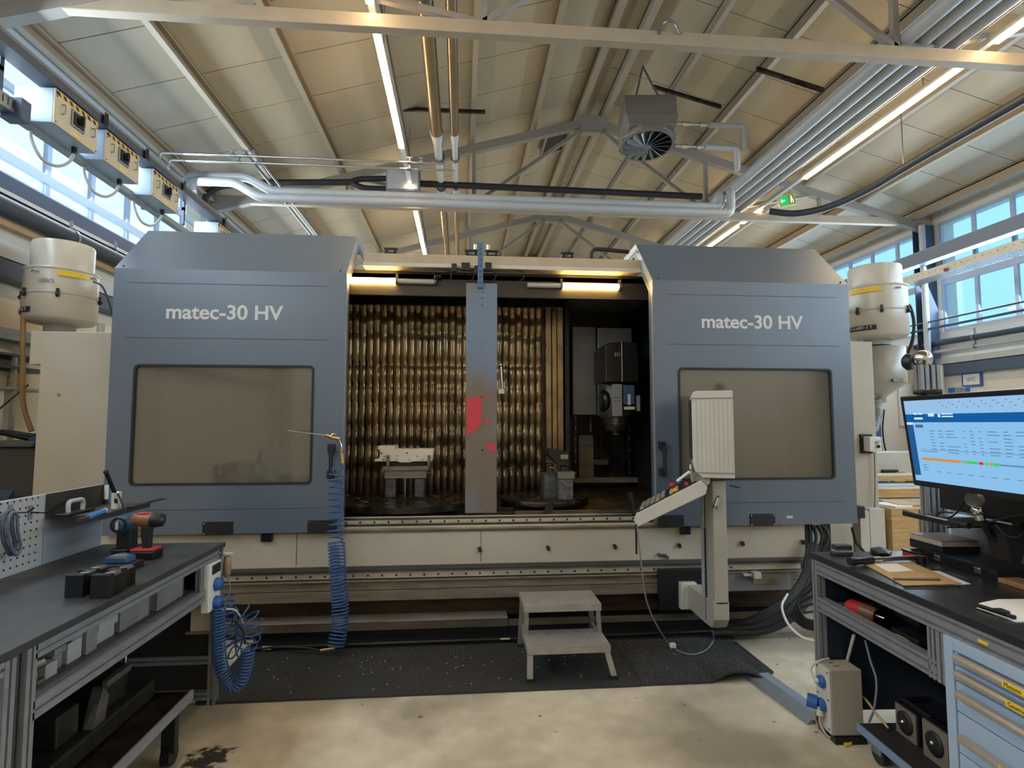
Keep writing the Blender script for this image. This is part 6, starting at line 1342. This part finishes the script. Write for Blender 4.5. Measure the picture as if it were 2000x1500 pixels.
# on the open shelf
z = .608
t = thing('impact_wrench', 'red and bronze impact wrench on the open shelf of the monitor bench', 'tool', (.1, -.42, z))
c = w(1680, 1190, x=.10); M().lathe([(.02, -.07), (.034, -.05), (.036, .01)], c, (.35, -1, -.05), 18).obj('red_body', RED, t); M().lathe([(.036, .01), (.034, .08), (.026, .09)], c, (.35, -1, -.05), 18).obj('bronze_body', BROWNP, t); M().lathe([(.03, .09), (.012, .1), (.01, .13)], c, (.35, -1, -.05), 14).obj('anvil', CHROME, t)
M().box((c.x-.02, c.y-.05, z), (c.x+.025, c.y+.0, c.z-.02)).obj('handle', BLACK, t, bevel=.006); M().cyl(w(1628, 1180, x=.06), w(1652, 1188, x=.06), .006).obj('shaft', WHITE, t)
t = thing('cordless_tool', 'black cordless tool with a cream name sticker on the open shelf', 'tool', (.15, -.68, z)); c = w(1775, 1205, x=.12)
M().box((c.x-.04, c.y-.10, z), (c.x+.08, c.y+.07, z+.07)).obj('battery', BLACK, t, bevel=.01); M().lathe([(.035, -.1), (.045, -.05), (.045, .04), (.02, .06)], c+Vector((.02, .02, .01)), (0, 1, .15), 16).obj('body', BLACKM, t)
M().box((c.x-.042, c.y-.05, z+.03), (c.x-.04, c.y+.03, z+.052)).obj('sticker', CARD, t)
for k, (px, py, lb) in enumerate(((1800, 1245, 'black grip of a tool at the near end of the open shelf'), (1712, 1205, 'small steel fittings beside the red impact wrench'))):
    c = w(px, py, x=.09); o = M().cyl((c.x, c.y-.05, z+.022), (c.x, c.y+.07, z+.022), .02).obj('hand_tool', [BLACKM, GREYSTEEL][k], bevel=.003); tag(o, lb, 'tool')
o = M().cyl((.03, -1.4, .86-.04), (.05, -.93, .83-.04), .02).obj('dark_tube', DKBLUE); tag(o, 'dark blue tube wedged between bench rail and drawer cabinet', 'tube')
a = w(1921, 1254, x=.0); o = M().box((-.004, a.y-.02, a.z-.006), (.006, a.y+.02, a.z+.004)).obj('yellow_tab', YELLOW); tag(o, 'tiny yellow tab on the dark blue tube', 'sticker')
# drawer cabinet
t = thing('drawer_cabinet', 'light blue drawer cabinet with long metal handles under the bench', 'cabinet', (.3, -1.3, .04))
M().box((.01, -1.62, .04), (.66, -.93, .80)).obj('carcass', LCAB, t, bevel=.004)
m = M(); m.box((-.012, -.968, .04), (.01, -.925, .80)).box((-.012, -1.62, .757), (.01, -.968, .80)).box((-.012, -1.62, .04), (.01, -.968, .06)).obj('front_frame', LCAB, t, bevel=.003)
zs = [.755, .706, .649, .539, .392, .235, .064]; hz = [.742, .684, .612, .456, .34, .19]
txt = {0: 'Messmi', 1: 'Gewinde', 3: 'Zub.', 4: 'Z'}
SIL = mat('handle_silver', (206, 198, 186), .3, .8)
for k in range(6):
    d_ = M().box((-.008, -1.60, zs[k+1]+.003), (.01, -.972, zs[k]-.002)).obj('drawer', LCAB, t, bevel=.002)
    pr = [(-.008, hz[k]+.012), (-.03, hz[k]+.010), (-.036, hz[k]), (-.034, hz[k]-.012), (-.026, hz[k]-.014), (-.022, hz[k]-.004), (-.008, hz[k]-.004)]
    # prism along y takes (x, z)
    M().prism(pr, 'y', -1.58, -.995).obj('drawer_handle', SIL, d_)
    if k in txt:
        ys = (-1.205, -1.215, 0, -1.175, -1.1)[k]; M().box((-.0385, ys-.17, hz[k]-.011), (-.036, ys, hz[k]+.010)).obj('drawer_label', YELLOW, d_, bevel=.001)
        text(txt[k], .021, (-.0392, ys-.008, hz[k]-.006), FACE_NX, BLACK, d_, name='lettering', ext=.0002)
# socket box standing at the bench leg
t = thing('socket_box', 'tall beige socket box with blue plug standing at the bench leg', 'socket', (.05, -.12, .04))
SB = mat('socket_box_grey', (168, 160, 148), .5); M().box((-.025, -.185, .035), (.135, -.055, .355)).obj('housing', SB, t, bevel=.004); M().box((-.032, -.183, .04), (-.025, -.057, .352)).obj('front_cover', OFFW, t, bevel=.002)
m = M()
for y in (-.075, -.168):
    for z_ in (.06, .2, .335): m.cyl((-.034, y, z_), (-.031, y, z_), .006, 8)
m.obj('screw', BLUEP, t, kind='stuff')
m = M()
for y, l in ((-.10, .02), (-.14, .03)): m.box((.02, y, .3555), (.02+l, y+.004, .357))
m.obj('vent_slot', BLACK, t, kind='stuff')
M().lathe([(.03, 0), (.032, .012), (.026, .02)], (-.032, -.125, .275), (-1, 0, 0), 20).obj('upper_socket', BLUEP, t)
M().cyl((-.045, -.11, .272), (-.062, -.10, .268), .013).obj('upper_plug', OFFW, t)
M().lathe([(.034, 0), (.036, .015), (.03, .03)], (-.034, -.12, .155), (-1, 0, 0), 20).obj('lower_socket', BLUEP, t); M().cyl((-.06, -.115, .165), (-.10, -.09, .17), .034).obj('blue_plug', BLUEP, t)
M().cyl((-.055, -.13, .155), (-.06, -.135, .11), .017).obj('cream_plug', OFFW, t)
M().tube(spline([(-.062, -.10, .268), (-.06, -.07, .32), (-.02, -.09, .365), (.03, -.08, .37)], 5), .005, 6).obj('cable', OFFW, t)
for k in range(3): M().tube(spline([(-.06, -.135+.02*k, .11), (-.05, -.12+.02*k, .06), (-.02, -.15+.01*k, .01), (.06, -.2, .012)], 5), .005, 6).obj('cable', [OFFW, BLACK, CARD][k], t)
M().box((-.02, -.20, .0), (.14, -.04, .033)).obj('stand', BLACKM, t)
q = [w(1640, 1440, z=.004), w(1652, 1438, z=.004), w(1664, 1455, z=.004), w(1651, 1459, z=.004)]; o = M().prism([(p.x, p.y) for p in q], 'z', .002, .012).obj('yellow_tag', YELLOW); tag(o, 'small yellow tag lying on the floor before the socket box', 'tag')
for k, (pts, mm, lb) in enumerate((([(1660, 1340), (1690, 1365), (1712, 1395), (1735, 1422)], CARD, 'tan cable running from the socket box to the dolly'), ([(1690, 1250), (1700, 1290), (1712, 1330), (1708, 1380), (1698, 1410)], GREY, 'thin grey cable hanging behind the socket box'))):
    o = M().tube(spline([w(px, py, x=.16) for px, py in pts], 6), .006, 6).obj('hanging_cable', mm); tag(o, lb, 'cable')
o = M().cyl(w(1668, 1240, x=.14), w(1652, 1302, x=.14), .008).obj('wooden_stick', OFFW); tag(o, 'pale stick leaning behind the socket box', 'stick')
# dolly with black drive units
t = thing('transport_dolly', 'low dark dolly with blue edge under the monitor bench', 'dolly', (.3, -.6, .13))
M().box((.06, -1.05, .115), (.62, -.26, .135)).obj('platform', mat('dolly_dark', (40, 40, 44), .55), t, bevel=.003); M().box((.052, -1.05, .10), (.06, -.26, .137)).obj('edge', mat('dolly_edge_blue', (120, 140, 168), .45), t)
for x, y in ((.10, -.36), (.10, -.98), (.55, -.36)):
    M().cyl((x-.015, y, .045), (x+.015, y, .045), .045, 20).obj('castor_wheel', BLACK, t); M().box((x-.022, y-.03, .045), (x+.022, y+.03, .115)).obj('castor_fork', GALV, t, bevel=.003)
lbs = ['black drive unit with beige face and round port, nearest the socket box', 'black drive unit with beige face and round port, nearest the drawer cabinet', 'black drive unit standing behind the other two on the dolly']
for (x, y0, y1, z0, hh), lb in zip(((.20, -.475, -.335, .135, .14), (.185, -.68, -.53, .135, .165), (.37, -.62, -.47, .135, .19)), lbs):
    t = thing('drive_unit', lb, 'device', (x, (y0+y1)/2, z0), 'drive units on the dolly')
    M().box((x, y0, z0), (x+.16, y1, z0+hh)).obj('housing', BLACK, t, bevel=.006); M().box((x-.006, y0+.004, z0+.004), (x, y1-.004, z0+hh-.004)).obj('face_plate', mat('unit_face', (120, 108, 96), .45), t)
    yc = (y0+y1)/2; M().lathe([(.05, 0), (.05, .006), (.04, .010), (.02, .012)], (x-.006, yc, z0+hh*.52), (-1, 0, 0), 28).obj('round_port', BLACK, t); M().ball((x-.018, yc, z0+hh*.55), .012, 10).obj('port_knob', CHROME, t)
t = thing('open_crate', 'black open crate lying over the drive units', 'crate', (.3, -.55, .33)); 
for a, b in (((.22, -.60, .277), (.36, -.59, .30)), ((.22, -.36, .277), (.36, -.35, .30)), ((.22, -.59, .277), (.23, -.36, .30)), ((.35, -.59, .277), (.36, -.36, .30))): M().box(a, b).obj('side', BLACKM, t)
o = M().prism([(.60, .0), (.64, .0), (.56, .55), (.52, .55)], 'y', -.62, -.58).obj('leaning_profile', ALUD); tag(o, 'aluminium profile leaning against the back under the bench', 'profile')
# background right of the machine
CUR = Matrix.Identity(4)
t = thing('wooden_crate', 'pale plywood crate holding papers beyond the bench', 'crate', (4.0, 4.9, 0))
a = W(1714, 1022, Y=4.6); b = W(1782, 1070, Y=4.6)
M().box((3.72, 4.7, .45), (4.12, 5.2, .86)).obj('body', WOOD, t, bevel=.004); M().box((3.98, 4.69, .50), (4.02, 4.70, .85)).box((4.07, 4.69, .5), (4.11, 4.70, .85)).obj('metal_strap', GALV, t)
m = M(); m.box((3.75, 4.74, .86), (3.95, 5.0, .875), rot=Matrix.Rotation(R(12), 3, 'Z')); m.obj('document', PAPER, t); M().box((3.9, 4.78, .86), (4.1, 5.1, .88), rot=Matrix.Rotation(R(-10), 3, 'Z')).obj('document', CARD, t)
M().box((3.72, 4.7, 0), (4.6, 5.2, .45)).obj('plinth', WOOD, t)
for k, (y, z0, z1, mm, lb) in enumerate(((5.6, .83, .92, WOOD, 'long wooden frame edge lying behind the plywood crate'), (6.0, .96, 1.02, WOOD, 'second wooden frame edge, further behind the plywood crate'), (5.8, .92, .935, mat('sky_sheet', (180, 212, 236), .3), 'pale blue sheet between the wooden frames'))):
    o = M().box((4.1, y, z0), (5.6, y+.3, z1)).obj('wooden_tray' if k < 2 else 'blue_sheet', mm); tag(o, lb, 'frame' if k < 2 else 'sheet')
o = M().box((4.05, 5.55, 0), (5.6, 6.4, .82)).obj('display_table', OFFW); tag(o, 'white table under the wooden frames behind the crate', 'table')
t = thing('tool_trolley', 'blue wheeled trolley with grey handle behind the wooden frames', 'trolley', (5.0, 6.6, 0))
a = W(1712, 938, Y=6.6); b = W(1742, 965, Y=6.6); M().box((a.x-.2, 6.6, b.z-.06), (b.x, 7.2, a.z)).obj('body', BLUEP, t, bevel=.02)
c = W(1729, 958, Y=6.55); M().lathe([(.085, 0), (.085, .03), (.06, .035)], c, (0, -1, 0), 24).obj('tyre', BLACK, t); M().lathe([(.055, .03), (.05, .045)], c, (0, -1, 0), 20).obj('hub', GREYSTEEL, t)
for k in range(5): a_ = 2*math.pi*k/5; M().box((c.x-.006, c.y-.055, c.z), (c.x+.006, c.y-.045, c.z+.05), rot=Matrix.Rotation(a_, 3, 'Y'), at=(c.x, c.y, c.z)).obj('spoke', BEIGE, t)
p = [W(1741, 968, Y=6.5), W(1744, 938, Y=6.5), W(1752, 926, Y=6.5), W(1766, 925, Y=6.5)]; M().tube(fillet(p, .06, 4), .03, 10).obj('handle', DKBLUE, t)
M().prism([(W(1748, 935, Y=6.7).x, W(1748, 970, Y=6.7).z), (W(1768, 930, Y=6.7).x, W(1768, 970, Y=6.7).z), (W(1768, 930, Y=6.7).x, W(1768, 928, Y=6.7).z)], 'y', 6.7, 6.75).obj('dark_cover', BLACK, t)
a = W(1768, 928, Y=6.3); b = W(1786, 980, Y=6.3); o = M().box((a.x, 6.3, b.z-.3), (b.x+.2, 6.6, a.z)).obj('yellow_bin', YELLOW, bevel=.02); tag(o, 'yellow bin behind the aluminium upright', 'bin')
M().box((5.9, 8.4, 0), (7.4, 8.8, 1.15)).obj('cabinet_body', OFFW, thing('base_cabinet', 'white cabinet against the far cream wall behind the trolley', 'cabinet', (6.6, 8.5, 0)), bevel=.01)
a = W(1727, 918, Y=8.3); b = W(1757, 945, Y=8.3); o = M().box((a.x, 8.3, b.z), (b.x, 8.38, a.z)).obj('dark_display', BLACK, bevel=.01); tag(o, 'dark display box behind the blue trolley', 'display')
# partition wall further back on the cream side
M().box((4.6, 9.6, 0), (8.4, 9.72, 3.0)).obj('trim_1', WALLR, kind='structure')
o = M().box((W(1756, 800, Y=9.58).x, 9.56, 1.55), (W(1772, 800, Y=9.58).x+.1, 9.59, 2.3)).obj('notice_board', WHITE, bevel=.004); tag(o, 'white notice board on the far cream partition beside the monitor', 'board')
o = M().box((W(1712, 800, Y=9.5).x, 9.5, 1.35), (W(1722, 850, Y=9.5).x, 9.58, 2.1)).obj('blue_column_cover', BLUEP, bevel=.01); tag(o, 'blue strip beside the ribbed drain hose on the far partition', 'strip')
for k, pts in enumerate(([(1727, 800), (1724, 840), (1730, 880), (1740, 888), (1768, 896)], [(1735, 890), (1732, 910), (1726, 925)])):
    o = M().tube(spline([W(px, py, Y=9.5) for px, py in pts], 6), .014, 6).obj('wall_cable', BLACK); tag(o, ['black cable hanging on the far cream partition', 'thin cable dropping to the dark display box'][k], 'cable')

# ---------------------------------------------------------------- finish
bpy.context.view_layer.update()
